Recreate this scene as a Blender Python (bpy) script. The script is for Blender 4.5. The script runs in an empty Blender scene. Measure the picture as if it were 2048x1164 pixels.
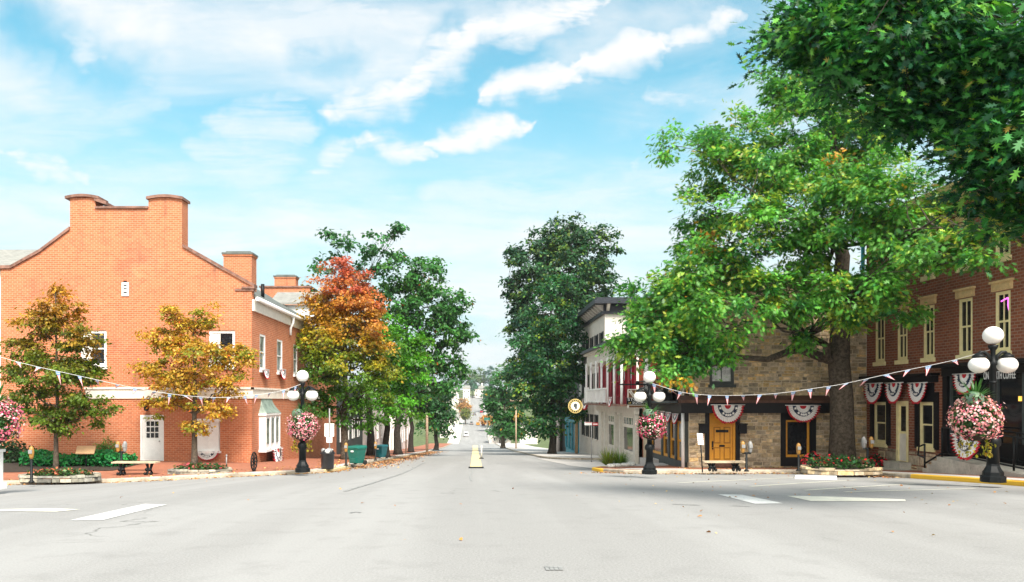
import bpy, bmesh, math, random
import numpy as np
from mathutils import Vector, Matrix
random.seed(7)
S = bpy.context.scene
COL = S.collection
R = math.radians
# ---------------------------------------------------------------- camera
CZ, F_PX, VX, VY = 1.6, 1600.0, 950.0, 800.0       # eye height, focal length and principal point in photo pixels
cd = bpy.data.cameras.new('camera'); cam = bpy.data.objects.new('camera', cd); COL.objects.link(cam)
cam.location = (0, 0, CZ); cam.rotation_euler = (R(90), 0, 0)
cd.sensor_width = 36; cd.lens = 36*F_PX/2048
cd.shift_x = (1024-VX)/2048; cd.shift_y = (VY-582)/2048
cd.clip_end = 6000; cd.clip_start = 0.1
S.camera = cam
# ---------------------------------------------------------------- light
S.view_settings.view_transform = 'Standard'; S.view_settings.look = 'None'
S.view_settings.exposure = 1.74; S.view_settings.gamma = 1
SUN_EL, SUN_ROT = R(48), R(161)
sd = Vector((math.sin(SUN_ROT)*math.cos(SUN_EL), math.cos(SUN_ROT)*math.cos(SUN_EL), math.sin(SUN_EL)))
sl = bpy.data.lights.new('sun', 'SUN'); sl.energy = 2.35; sl.angle = R(18.0); sl.color = (1.0, .94, .85)
so = bpy.data.objects.new('sun', sl); COL.objects.link(so); so.rotation_euler = sd.to_track_quat('Z', 'Y').to_euler()
so.location = (20, -20, 40)

class NT:
    """tiny helper round a node tree"""
    def __init__(s, t): s.t = t; s.n = t.nodes; s.l = t.links
    def new(s, typ, **kw):
        n = s.n.new(typ)
        for k, v in kw.items(): setattr(n, k, v)
        return n
    def put(s, sock, v):
        if hasattr(v, 'is_output'): s.l.new(v, sock)
        elif v is not None: sock.default_value = v
    def math(s, op, a, b=None, c=None, clamp=False):
        n = s.new('ShaderNodeMath', operation=op, use_clamp=clamp)
        for i, v in enumerate((a, b, c)): s.put(n.inputs[i], v)
        return n.outputs[0]
    def vmath(s, op, a, b=None, scale=None):
        n = s.new('ShaderNodeVectorMath', operation=op)
        s.put(n.inputs[0], a); s.put(n.inputs[1], b)
        if scale is not None: s.put(n.inputs['Scale'], scale)
        return n.outputs['Value'] if op in ('DOT_PRODUCT', 'LENGTH', 'DISTANCE') else n.outputs[0]
    def mix(s, f, a, b, blend='MIX'):
        n = s.new('ShaderNodeMix', data_type='RGBA', blend_type=blend)
        s.put(n.inputs[0], f); s.put(n.inputs[6], a); s.put(n.inputs[7], b)
        return n.outputs[2]
    def noise(s, vec, scale, detail=4, rough=.55, dist=0):
        n = s.new('ShaderNodeTexNoise'); s.put(n.inputs['Vector'], vec)
        n.inputs['Scale'].default_value = scale; n.inputs['Detail'].default_value = detail
        n.inputs['Roughness'].default_value = rough; n.inputs['Distortion'].default_value = dist
        return n.outputs[0]
    def ramp(s, f, a, b, lo=0., hi=1., smooth=True):
        n = s.new('ShaderNodeMapRange', interpolation_type='SMOOTHSTEP' if smooth else 'LINEAR')
        s.put(n.inputs[0], f)
        for i, v in zip((1, 2, 3, 4), (a, b, lo, hi)): n.inputs[i].default_value = v
        return n.outputs[0]

def c4(c): return (c[0], c[1], c[2], 1.0)
# ---------------------------------------------------------------- sky
wd = bpy.data.worlds.new('World'); S.world = wd; wd.use_nodes = True
g = NT(wd.node_tree); g.n.clear()
sky = g.new('ShaderNodeTexSky', sky_type='NISHITA'); sky.sun_disc = False
sky.sun_elevation = SUN_EL; sky.sun_rotation = SUN_ROT; sky.air_density = 1.0; sky.dust_density = .4; sky.ozone_density = 2.5
tc = g.new('ShaderNodeTexCoord').outputs['Generated']
sp = g.new('ShaderNodeSeparateXYZ'); g.put(sp.inputs[0], tc)
dx, dy, dz = sp.outputs
zz = g.math('MAXIMUM', dz, 0.0)
den = g.math('ADD', zz, .22)
pc = g.new('ShaderNodeCombineXYZ'); g.put(pc.inputs[0], g.math('DIVIDE', dx, den)); g.put(pc.inputs[1], g.math('DIVIDE', dy, den))
plane = pc.outputs[0]
rot = g.new('ShaderNodeMapping'); g.put(rot.inputs[0], plane); rot.inputs['Rotation'].default_value = (0, 0, R(-35)); rot.inputs['Scale'].default_value = (.75, 2.2, 1)
veil = g.noise(rot.outputs[0], 1.1, 7, .6, .6)
puff = g.noise(plane, 2.6, 8, .62, .4)
# wisps: long streaks of cirrus at fixed bearings (tangent of bearing, tangent of elevation)
yy = g.math('MAXIMUM', dy, .05)
uv = g.new('ShaderNodeCombineXYZ'); g.put(uv.inputs[0], g.math('DIVIDE', dx, yy)); g.put(uv.inputs[1], g.math('DIVIDE', dz, yy))
wn = g.new('ShaderNodeTexNoise'); g.put(wn.inputs['Vector'], uv.outputs[0]); wn.inputs['Scale'].default_value = 9; wn.inputs['Detail'].default_value = 5
warp = g.vmath('SCALE', g.vmath('SUBTRACT', wn.outputs['Color'], (.5, .5, .5)), scale=.05)
wn2 = g.new('ShaderNodeTexNoise'); g.put(wn2.inputs['Vector'], uv.outputs[0]); wn2.inputs['Scale'].default_value = 38; wn2.inputs['Detail'].default_value = 5
uvw = g.vmath('ADD', g.vmath('ADD', uv.outputs[0], warp), g.vmath('SCALE', g.vmath('SUBTRACT', wn2.outputs['Color'], (.5, .5, .5)), scale=.034))
STREAKS = [(960, 198, 1180, 128, 26, 1.0), (1150, 120, 1330, 85, 36, 1.0), (1300, 78, 1520, 18, 22, .9), (650, 216, 860, 160, 34, .9), (800, 160, 960, 70, 42, .9), (900, 75, 1220, 0, 40, .95),
           (620, 350, 720, 280, 26, .7), (720, 285, 870, 300, 22, .9), (850, 280, 1050, 248, 24, 1.0), (300, 70, 480, 40, 60, .6), (470, 60, 760, 25, 70, .7), (0, 292, 190, 362, 20, .7),
           (420, 262, 640, 236, 42, .6), (520, 200, 640, 190, 20, .4), (170, 95, 215, -10, 70, .55), (230, 205, 330, 190, 36, .4), (285, 150, 330, 220, 40, .35), (20, 150, 110, 190, 55, .5), (850, 400, 1450, 372, 60, .45), (1270, 190, 1420, 185, 18, .5), (1260, 320, 1275, 330, 22, .5), (380, 300, 600, 330, 50, .5), (0, 270, 300, 210, 60, .35)]
tot = None
for (x0, y0, x1, y1, w, amp) in STREAKS:
    a = ((x0-VX)/F_PX, (VY-y0)/F_PX, 0); b = ((x1-VX)/F_PX, (VY-y1)/F_PX, 0); w = w/F_PX*2.3
    ab = (b[0]-a[0], b[1]-a[1], 0); L2 = ab[0]**2+ab[1]**2
    pa = g.vmath('SUBTRACT', uvw, a)
    t = g.math('DIVIDE', g.vmath('DOT_PRODUCT', pa, ab), L2, clamp=True)
    d = g.vmath('LENGTH', g.vmath('SUBTRACT', pa, g.vmath('SCALE', ab, scale=t)))
    tp_ = g.math('ADD', g.math('MULTIPLY', g.math('MULTIPLY', t, g.math('SUBTRACT', 1., t)), 2.8), .3)
    m = g.ramp(g.math('DIVIDE', d, tp_), 0., w, amp, 0.)
    tot = m if tot is None else g.math('MAXIMUM', tot, m)
front = g.ramp(dy, .05, .3)
tot = g.math('MULTIPLY', tot, front)
rot2 = g.new('ShaderNodeMapping'); g.put(rot2.inputs[0], uv.outputs[0]); rot2.inputs['Rotation'].default_value = (0, 0, R(-22)); rot2.inputs['Scale'].default_value = (1, 5.5, 1)
fib = g.noise(rot2.outputs[0], 6, 9, .68, .8)
wisp = g.math('MULTIPLY', g.math('POWER', tot, .8), g.ramp(g.math('ADD', fib, g.math('MULTIPLY', tot, .22)), .34, .72, .12, 1.08))
base = g.math('ADD', g.math('MULTIPLY', g.ramp(veil, .34, .66), .70), g.math('MULTIPLY', g.ramp(puff, .42, .72), .34))
hole = None   # clear blue gaps between the veils
for (x0, y0, x1, y1, w, amp) in ((30, 40, 110, 90, 60, .95), (110, 90, 250, 150, 50, .9), (840, 230, 1040, 110, 60, .9), (1000, 90, 1130, 30, 40, .8), (610, 110, 700, 120, 34, .6), (690, 250, 860, 230, 36, .7), (1080, 250, 1300, 150, 70, .7), (900, 40, 870, 100, 20, .5)):
    a = ((x0-VX)/F_PX, (VY-y0)/F_PX, 0); b = ((x1-VX)/F_PX, (VY-y1)/F_PX, 0); ab = (b[0]-a[0], b[1]-a[1], 0); L2 = ab[0]**2+ab[1]**2
    pa = g.vmath('SUBTRACT', uvw, a); t = g.math('DIVIDE', g.vmath('DOT_PRODUCT', pa, ab), L2, clamp=True)
    m = g.ramp(g.vmath('LENGTH', g.vmath('SUBTRACT', pa, g.vmath('SCALE', ab, scale=t))), 0., w/F_PX*1.9, amp, 0.)
    hole = m if hole is None else g.math('MAXIMUM', hole, m)
base = g.math('MULTIPLY', base, g.math('SUBTRACT', 1., g.math('MULTIPLY', hole, front)))
base = g.math('MAXIMUM', base, g.ramp(dy, .0, -.5, 0., .85))      # unseen white veil added behind the viewer to brighten the shaded facades
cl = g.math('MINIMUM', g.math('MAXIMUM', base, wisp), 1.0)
hor = g.ramp(dz, .03, .50, .98, 0.)
tint = g.mix(1.0, sky.outputs[0], (.18, .66, .57, 1), 'MULTIPLY')
tint = g.mix(hor, tint, (2.0, 2.45, 2.55, 1))
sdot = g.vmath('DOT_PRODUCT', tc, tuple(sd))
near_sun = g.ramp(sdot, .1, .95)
cloudcol = g.mix(near_sun, (2.72, 2.75, 2.77, 1), (7.0, 6.7, 6.2, 1))  # extra cloud brightness added around the out-of-view sun to lift shaded walls
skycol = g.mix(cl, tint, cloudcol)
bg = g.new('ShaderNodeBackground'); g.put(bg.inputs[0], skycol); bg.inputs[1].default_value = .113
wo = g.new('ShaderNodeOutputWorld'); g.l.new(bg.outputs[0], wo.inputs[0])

# ---------------------------------------------------------------- helpers: geometry from sight lines of the photo
def P(px, py, Y): return Vector(((px-VX)/F_PX*Y, Y, CZ+(VY-py)/F_PX*Y))
def smooth(a, b, x):
    t = np.clip((np.asarray(x, float)-a)/(b-a), 0, 1); return t*t*(3-2*t)
_DY = [-80, 0, 7, 14, 20, 24.7, 30, 35, 42, 60, 100, 150, 200, 230, 260, 290, 320, 400, 600, 800, 1100, 3000]
_DD = [1.5, 1.5, 1.6, 1.83, 2.13, 2.42, 2.76, 3.02, 3.36, 4.35, 6.45, 8.85, 10.95, 13.2, 15.6, 16.3, 16.0, 12.2, -1.4, -10, -14, -14]
_ys = np.arange(-80, 3000, .5); _zs = -np.interp(_ys, _DY, _DD)
_k = np.hanning(9); _k /= _k.sum(); _zs[4:-4] = np.convolve(_zs, _k, 'valid')
def H(x, y):
    """height of the road surface / terrain"""
    x = np.asarray(x, float); y = np.asarray(y, float)
    z = CZ+np.interp(y, _ys, _zs)
    t = 1-smooth(-15, -4, x)
    z = z+t*(-.30+.5*smooth(28, 36, y))*(1-smooth(60, 90, y))*smooth(5, 20, y)
    return z
def Hf(x, y): return float(H(x, y))
KERB = .13
def hit(px, py, off=KERB, y0=5., y1=220.):
    """point where the sight line through (px,py) meets the ground"""
    n = 0; y = y0; pv = None
    while y < y1:
        p = P(px, py, y); d = p.z-(Hf(p.x, p.y)+off)
        if d <= 0: break
        y += .05
    p = P(px, py, y); p.z = Hf(p.x, p.y)+off
    return p

# ---------------------------------------------------------------- mesh builder
class MB:
    def __init__(s): s.v = []; s.f = []; s.m = []; s.c = []; s.sm = []
    def quad(s, pts, m=0, c=None, smooth=False):
        b = len(s.v); s.v += [tuple(p) for p in pts]; s.f.append(tuple(range(b, b+len(pts)))); s.m.append(m); s.c.append(c); s.sm.append(smooth)
    def hexa(s, p, m=0, c=None):
        """8 corners: bottom ring 0-3, top ring 4-7"""
        b = len(s.v); s.v += [tuple(q) for q in p]
        for f in ((3, 2, 1, 0), (4, 5, 6, 7), (0, 1, 5, 4), (1, 2, 6, 5), (2, 3, 7, 6), (3, 0, 4, 7)):
            s.f.append(tuple(b+i for i in f)); s.m.append(m); s.c.append(c); s.sm.append(False)
    def box(s, x0, x1, y0, y1, z0, z1, m=0, c=None):
        s.hexa([(x0, y0, z0), (x1, y0, z0), (x1, y1, z0), (x0, y1, z0), (x0, y0, z1), (x1, y0, z1), (x1, y1, z1), (x0, y1, z1)], m, c)
    def tube(s, pts, rad, n=8, m=0, caps=True, sm=True, c=None):
        pts = [Vector(p) for p in pts]
        if not hasattr(rad, '__len__'): rad = [rad]*len(pts)
        b = len(s.v); up = Vector((.13, .29, .95)); pa = None
        for i, p in enumerate(pts):
            d = (pts[min(i+1, len(pts)-1)]-pts[max(i-1, 0)])
            d = d.normalized() if d.length > 1e-9 else Vector((0, 0, 1))
            a = d.cross(up) if pa is None else pa-d*pa.dot(d)
            if a.length < 1e-3: a = d.cross(Vector((1, 0, 0)))
            a.normalize(); pa = a; e = d.cross(a)
            for k in range(n):
                q = p+(a*math.cos(2*math.pi*k/n)+e*math.sin(2*math.pi*k/n))*rad[i]; s.v.append(tuple(q))
        for i in range(len(pts)-1):
            for k in range(n):
                s.f.append((b+i*n+k, b+i*n+(k+1) % n, b+(i+1)*n+(k+1) % n, b+(i+1)*n+k)); s.m.append(m); s.c.append(c); s.sm.append(sm)
        if caps:
            s.f.append(tuple(b+k for k in range(n-1, -1, -1))); s.m.append(m); s.c.append(c); s.sm.append(False)
            o = b+(len(pts)-1)*n; s.f.append(tuple(o+k for k in range(n))); s.m.append(m); s.c.append(c); s.sm.append(False)
    def cyl(s, p0, p1, r0, r1=None, n=10, m=0): s.tube([p0, p1], [r0, r0 if r1 is None else r1], n, m)
    def lathe(s, c, prof, n=16, m=0, sm=True):
        """prof: list of (radius, height)"""
        b = len(s.v)
        for r, z in prof:
            for k in range(n): s.v.append((c[0]+r*math.cos(2*math.pi*k/n), c[1]+r*math.sin(2*math.pi*k/n), c[2]+z))
        for i in range(len(prof)-1):
            for k in range(n): s.f.append((b+i*n+k, b+i*n+(k+1) % n, b+(i+1)*n+(k+1) % n, b+(i+1)*n+k)); s.m.append(m); s.c.append(None); s.sm.append(sm)
        s.f.append(tuple(b+k for k in range(n-1, -1, -1))); s.m.append(m); s.c.append(None); s.sm.append(False)
        o = b+(len(prof)-1)*n; s.f.append(tuple(o+k for k in range(n))); s.m.append(m); s.c.append(None); s.sm.append(False)
    def ball(s, c, r, n=16, m=0, sz=1.0):
        k = n//2; s.lathe((c[0], c[1], c[2]), [(max(r*math.sin(math.pi*i/k), .002), -r*sz*math.cos(math.pi*i/k)) for i in range(k+1)], n, m)
    def star(s, c, r, u, w, m=0):
        pts = []
        for i in range(10):
            a = math.pi/2+i*math.pi/5; q = r if i % 2 == 0 else r*.42
            pts.append(Vector(c)+Vector(u)*q*math.cos(a)+Vector(w)*q*math.sin(a))
        s.quad(pts, m)
    def build(s, name, mats, parent=None, world=False, top=None, flip=False):
        """link as ONE mesh object; world=True: coordinates are world ones, shifted to the parent's (or own) origin"""
        if not isinstance(mats, (list, tuple)): mats = [mats]
        V = np.array(s.v, float).reshape(-1, 3)
        me = bpy.data.meshes.new(name)
        off = np.zeros(3)
        root = parent
        while root is not None and root.parent is not None: root = root.parent
        if world:
            if root is not None: off = np.array(root.location)
            else: off = np.array([V[:, 0].mean(), V[:, 1].mean(), V[:, 2].min()])
        me.from_pydata((V-off).tolist(), [], s.f)
        for m in mats: me.materials.append(m)
        me.polygons.foreach_set('material_index', s.m)
        me.polygons.foreach_set('use_smooth', s.sm)
        uvl = me.uv_layers.new(name='UVMap')
        nv = np.zeros(len(s.f)*3); me.polygons.foreach_get('normal', nv); nv = np.abs(nv.reshape(-1, 3))
        lt = np.array([len(f) for f in s.f]); li = np.array([i for f in s.f for i in f])
        nn = np.repeat(nv, lt, 0); q = V[li]
        uv = np.where((nn[:, 2] > .75)[:, None], q[:, [0, 1]], np.where((nn[:, 1] >= nn[:, 0])[:, None], q[:, [0, 2]], q[:, [1, 2]]))
        uvl.data.foreach_set('uv', uv.ravel())
        if any(c is not None for c in s.c):
            cc = np.array([(c if c is not None else (1, 1, 1)) for c in s.c], float)
            cc = np.concatenate([cc, np.ones((len(cc), 1))], 1)
            at = me.color_attributes.new('col', 'FLOAT_COLOR', 'CORNER'); at.data.foreach_set('color', np.repeat(cc, lt, 0).ravel())
        me.update()
        o = bpy.data.objects.new(name, me); COL.objects.link(o)
        if parent is not None: o.parent = parent
        elif world: o.location = off
        return o

def tag(o, label=None, cat=None, group=None, kind=None):
    for k, v in (('label', label), ('category', cat), ('group', group), ('kind', kind)):
        if v: o[k] = v
    return o
def thing(name, loc, label, cat, group=None, rz=0.):
    o = bpy.data.objects.new(name, None); COL.objects.link(o); o.location = loc; o.rotation_euler = (0, 0, rz); o.empty_display_size = .3
    return tag(o, label, cat, group)
def dup(root, loc, rz, label, group=None, scale=None):
    def rec(o, par):
        c = o.copy(); COL.objects.link(c)
        if par is not None: c.parent = par
        for ch in [k for k in bpy.data.objects if k.parent == o]: rec(ch, c)
        return c
    r = rec(root, None); r.location = loc; r.rotation_euler = (0, 0, rz); r['label'] = label
    if group: r['group'] = group
    if scale: r.scale = scale
    return r

class Fac:
    """an upright wall plane: u along the wall, z up, n outwards"""
    def __init__(s, O, U, N):
        s.O = Vector((O[0], O[1])); s.U = Vector(U).normalized(); s.N = Vector(N).normalized()
    def pt(s, u, z, n=0.): q = s.O+s.U*u+s.N*n; return Vector((q.x, q.y, z))
    def at(s, px):
        """u and distance where the sight line at column px meets the wall"""
        k = (px-VX)/F_PX; den = s.U.x-k*s.U.y; u = (k*s.O.y-s.O.x)/den
        return u, s.O.y+s.U.y*u
    def u(s, px): return s.at(px)[0]
    def z(s, px, py): return CZ+(VY-py)/F_PX*s.at(px)[1]
    def rect(s, px0, px1, py0, py1):
        """pixel rectangle -> u0,u1,z0,z1 (heights read at its middle)"""
        a, b = sorted((s.u(px0), s.u(px1))); m = (px0+px1)/2
        return [a, b, s.z(m, py1), s.z(m, py0)]
def fbox(mb, F, u0, u1, z0, z1, n0, n1, m=0, c=None):
    mb.hexa([F.pt(u0, z0, n1), F.pt(u1, z0, n1), F.pt(u1, z0, n0), F.pt(u0, z0, n0), F.pt(u0, z1, n1), F.pt(u1, z1, n1), F.pt(u1, z1, n0), F.pt(u0, z1, n0)], m, c)
def fwall(mb, F, u0, u1, z0, z1, holes, depth=.22, m=0, mr=None):
    """wall face with rectangular openings and their reveals"""
    us = sorted({u0, u1} | {min(max(x, u0), u1) for h in holes for x in h[:2]}); zs = sorted({z0, z1} | {min(max(x, z0), z1) for h in holes for x in h[2:4]})
    for i in range(len(us)-1):
        for j in range(len(zs)-1):
            a, b, c, d = us[i], us[i+1], zs[j], zs[j+1]
            if b-a < 1e-5 or d-c < 1e-5: continue
            mu, mz = (a+b)/2, (c+d)/2
            if any(h[0] < mu < h[1] and h[2] < mz < h[3] for h in holes): continue
            mb.quad([F.pt(a, c), F.pt(b, c), F.pt(b, d), F.pt(a, d)], m)
    for h in holes:
        a, b, c, d = h[:4]; k = m if mr is None else mr
        mb.quad([F.pt(a, c), F.pt(a, d), F.pt(a, d, -depth), F.pt(a, c, -depth)], k); mb.quad([F.pt(b, c), F.pt(b, c, -depth), F.pt(b, d, -depth), F.pt(b, d)], k)
        mb.quad([F.pt(a, d), F.pt(b, d), F.pt(b, d, -depth), F.pt(a, d, -depth)], k); mb.quad([F.pt(a, c), F.pt(a, c, -depth), F.pt(b, c, -depth), F.pt(b, c)], k)
        mb.quad([F.pt(a, c, -depth), F.pt(a, d, -depth), F.pt(b, d, -depth), F.pt(b, c, -depth)], k)
# ---------------------------------------------------------------- materials
def mat(name, col, rough=.75, noise=.25, nscale=6., spec=.3, metal=0., bump=0., col2=None, attr=False, coord='Object'):
    m = bpy.data.materials.new(name); m.use_nodes = True; t = NT(m.node_tree)
    b = t.n['Principled BSDF']; b.inputs['Roughness'].default_value = rough; b.inputs['Metallic'].default_value = metal
    b.inputs['Specular IOR Level'].default_value = spec
    co = t.new('ShaderNodeTexCoord').outputs[coord]
    f = t.noise(co, nscale, 6, .6); f2 = t.noise(co, nscale*7.3, 3, .6)
    k = t.math('ADD', t.math('MULTIPLY', f, .7), t.math('MULTIPLY', f2, .3))
    base = c4(col)
    if attr:
        a = t.new('ShaderNodeVertexColor', layer_name='col'); base = a.outputs[0]
    lo = t.mix(1.0, base, (1-noise*1.3,)*3+(1,), 'MULTIPLY') if attr else c4([x*(1-noise*1.3) for x in col])
    hi = t.mix(1.0, base, (1+noise,)*3+(1,), 'MULTIPLY') if attr else c4(col2 if col2 else [min(1, x*(1+noise)) for x in col])
    t.put(b.inputs['Base Color'], t.mix(t.ramp(k, .32, .68), lo, hi))
    if bump:
        bp = t.new('ShaderNodeBump'); bp.inputs['Strength'].default_value = bump; bp.inputs['Distance'].default_value = .02
        t.put(bp.inputs['Height'], f2); t.put(b.inputs['Normal'], bp.outputs[0])
    return m
def brick(name, c1, c2, mortar, bw=.215, bh=.075, ms=.010, stain=.25, bump=.5, dirt=(.05, .035, .03)):
    m = bpy.data.materials.new(name); m.use_nodes = True; t = NT(m.node_tree); b = t.n['Principled BSDF']
    b.inputs['Roughness'].default_value = .85; b.inputs['Specular IOR Level'].default_value = .2
    uv = t.new('ShaderNodeUVMap').outputs[0]
    wob = t.new('ShaderNodeTexNoise'); t.put(wob.inputs[0], uv); wob.inputs['Scale'].default_value = 1.2
    uv2 = t.vmath('ADD', uv, t.vmath('SCALE', t.vmath('SUBTRACT', wob.outputs['Color'], (.5, .5, .5)), scale=.012))
    br = t.new('ShaderNodeTexBrick'); t.put(br.inputs['Vector'], uv2)
    br.inputs['Color1'].default_value = c4(c1); br.inputs['Color2'].default_value = c4(c2); br.inputs['Mortar'].default_value = c4(mortar)
    for k, v in (('Scale', 1.), ('Mortar Size', ms), ('Mortar Smooth', .2), ('Bias', 0.), ('Brick Width', bw), ('Row Height', bh)): br.inputs[k].default_value = v
    big = t.noise(uv, .55, 6, .65); fine = t.noise(uv, 30, 3, .6)
    c = t.mix(t.ramp(fine, .3, .7, 0, .35), br.outputs[0], (c1[0]*.55, c1[1]*.5, c1[2]*.5, 1))
    c = t.mix(t.ramp(big, .48, .8, 0, stain), c, c4(dirt))
    pale = t.noise(uv, 1.3, 5, .6)
    c = t.mix(t.ramp(pale, .55, .8, 0, stain*.7), c, c4([min(1, x*1.5+.03) for x in c1]))
    sv = t.new('ShaderNodeMapping'); t.put(sv.inputs[0], uv); sv.inputs['Scale'].default_value = (1.4, .16, 1)
    run = t.noise(sv.outputs[0], 1.3, 6, .7)
    c = t.mix(t.ramp(run, .52, .80, 0, stain*1.3), c, c4(dirt))
    pt_ = t.noise(uv, .28, 5, .7)
    c = t.mix(t.ramp(pt_, .45, .72, 0, stain*.8), c, t.mix(1., c, (1.18, 1.35, 1.5, 1), 'MULTIPLY'))
    t.put(b.inputs['Base Color'], c)
    bp = t.new('ShaderNodeBump'); bp.inputs['Strength'].default_value = bump; bp.inputs['Distance'].default_value = .01
    t.put(bp.inputs['Height'], t.math('SUBTRACT', t.math('MULTIPLY', fine, .3), br.outputs['Fac'])); t.put(b.inputs['Normal'], bp.outputs[0])
    return m
def leafmat(name, trans=.35, rough=.45, spec=.35):
    m = bpy.data.materials.new(name); m.use_nodes = True; t = NT(m.node_tree); b = t.n['Principled BSDF']
    a = t.new('ShaderNodeVertexColor', layer_name='col').outputs[0]
    t.put(b.inputs['Base Color'], a); b.inputs['Roughness'].default_value = rough; b.inputs['Specular IOR Level'].default_value = spec
    tr = t.new('ShaderNodeBsdfTranslucent'); t.put(tr.inputs[0], t.mix(1., a, (1.35, 1.35, .75, 1), 'MULTIPLY'))
    mx = t.new('ShaderNodeMixShader'); mx.inputs[0].default_value = trans
    t.l.new(b.outputs[0], mx.inputs[1]); t.l.new(tr.outputs[0], mx.inputs[2])
    t.l.new(mx.outputs[0], t.n['Material Output'].inputs[0])
    return m
def glow(name, col, e):
    m = bpy.data.materials.new(name); m.use_nodes = True; b = m.node_tree.nodes['Principled BSDF']
    b.inputs['Base Color'].default_value = c4(col); b.inputs['Emission Color'].default_value = c4(col); b.inputs['Emission Strength'].default_value = e
    return m
def asphalt():
    m = bpy.data.materials.new('asphalt'); m.use_nodes = True; t = NT(m.node_tree); b = t.n['Principled BSDF']
    uv = t.new('ShaderNodeUVMap').outputs[0]
    f = t.math('ADD', t.math('MULTIPLY', t.noise(uv, 160, 3, .7), .55), t.math('MULTIPLY', t.noise(uv, 38, 4, .7), .45)); md = t.noise(uv, 1.7, 6, .6)
    st = t.new('ShaderNodeMapping'); t.put(st.inputs[0], uv); st.inputs['Scale'].default_value = (.5, .03, 1)
    tracks = t.noise(st.outputs[0], 1., 4, .55)
    big = t.noise(uv, .09, 4, .55)
    c = t.mix(t.ramp(f, .3, .72), (.165, .161, .156, 1), (.372, .366, .355, 1))
    c = t.mix(t.ramp(tracks, .4, .68, 0, .45), c, (.365, .36, .352, 1))
    c = t.mix(t.ramp(md, .5, .72, 0, .3), c, (.185, .182, .175, 1))
    c = t.mix(t.ramp(big, .5, .75, 0, .22), c, (.2, .2, .185, 1))
    # hairline cracks
    wv = t.new('ShaderNodeTexNoise'); t.put(wv.inputs[0], uv); wv.inputs['Scale'].default_value = .8; wv.inputs['Detail'].default_value = 6
    vo = t.new('ShaderNodeTexVoronoi', feature='DISTANCE_TO_EDGE'); t.put(vo.inputs['Vector'], t.vmath('ADD', uv, t.vmath('SCALE', wv.outputs['Color'], scale=1.4))); vo.inputs['Scale'].default_value = .16
    cr = t.math('MULTIPLY', t.ramp(vo.outputs[0], .0, .005, .7, 0.), t.ramp(t.noise(uv, .22, 3), .52, .62))
    c = t.mix(cr, c, (.09, .09, .085, 1))
    t.put(b.inputs['Base Color'], c); b.inputs['Roughness'].default_value = .9; b.inputs['Specular IOR Level'].default_value = .25
    bp = t.new('ShaderNodeBump'); bp.inputs['Strength'].default_value = .35; bp.inputs['Distance'].default_value = .008
    t.put(bp.inputs['Height'], f); t.put(b.inputs['Normal'], bp.outputs[0])
    return m
def worn_paint(name, col, under=(.3, .3, .29), lo=.36, hi=.5):
    m = bpy.data.materials.new(name); m.use_nodes = True; t = NT(m.node_tree); b = t.n['Principled BSDF']
    uv = t.new('ShaderNodeUVMap').outputs[0]
    k = t.math('ADD', t.math('MULTIPLY', t.noise(uv, 3., 6, .7), .6), t.math('MULTIPLY', t.noise(uv, 60., 3, .7), .4))
    t.put(b.inputs['Base Color'], t.mix(t.ramp(k, lo, hi), c4(under), c4(col))); b.inputs['Roughness'].default_value = .8
    return m
M = {}
M['asphalt'] = asphalt()
M['earth'] = mat('earth_and_grass', (.10, .13, .045), .95, .4, .5)
M['paver'] = brick('brick_pavers', (.42, .155, .085), (.31, .11, .065), (.26, .17, .12), .21, .105, .008, .3)
M['concrete'] = mat('concrete', (.46, .43, .37), .9, .22, 2.2, bump=.3)
M['kerb'] = mat('kerb_concrete', (.42, .36, .28), .9, .3, 2.5, bump=.4)
M['walkconc'] = mat('pavement_concrete', (.50, .47, .44), .9, .12, 1.2, bump=.2)
M['yellow_kerb'] = worn_paint('yellow_paint', (.80, .46, .03), (.45, .36, .2), .22, .42)
M['faded_yellow'] = worn_paint('faded_yellow_paint', (.68, .55, .30), (.5, .42, .3), .3, .5)
M['white_line'] = worn_paint('white_road_paint', (.62, .62, .60))
M['thin_line'] = worn_paint('faded_road_paint', (.66, .64, .54), (.32, .32, .30), .32, .52)
M['tar'] = mat('tar_seal', (.27, .27, .262), .7, .3, 6)
M['brick_orange'] = brick('orange_brick', (.57, .185, .080), (.43, .125, .052), (.58, .34, .22), .23, .088, .011, stain=.42)
M['brick_red'] = brick('dark_red_brick', (.27, .085, .042), (.17, .05, .028), (.28, .19, .135), .24, .10, .014, stain=.3)
M['brick_bright'] = brick('bright_red_brick', (.60, .115, .05), (.46, .085, .04), (.40, .2, .14), stain=.15)
M['mortar'] = mat('lime_mortar', (.58, .48, .34), .95, .25, 5, bump=.4)
M['stone'] = mat('rubble_stone', (.3, .26, .19), .9, .30, 7, attr=True, bump=.7)
M['slate'] = brick('slate_roof', (.12, .135, .125), (.17, .185, .17), (.05, .055, .05), .3, .2, .006, .4)
M['coping'] = mat('stone_coping', (.22, .12, .09), .85, .35, 4)
M['cream'] = mat('cream_paint', (.80, .70, .38), .55, .08, 5)
M['buff'] = mat('buff_lintel', (.62, .44, .22), .7, .15, 6)
M['offwhite'] = mat('off_white_paint', (.72, .68, .60), .55, .08, 4)
M['white'] = mat('white_paint', (.80, .80, .78), .45, .05, 4)
M['band'] = mat('cream_stucco', (.78, .72, .62), .7, .1, 3)
M['shopwhite'] = mat('shop_white_paint', (.60, .57, .50), .6, .10, 3)
M['greystucco'] = mat('pale_stucco', (.62, .58, .52), .8, .1, .8)
M['black'] = mat('black_paint', (.007, .007, .009), .5, .2, 5, spec=.25)
M['iron'] = mat('black_iron', (.006, .008, .009), .5, .3, 8, spec=.22)
M['charcoal'] = mat('charcoal_paint', (.055, .065, .065), .6, .2, 4)
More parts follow.
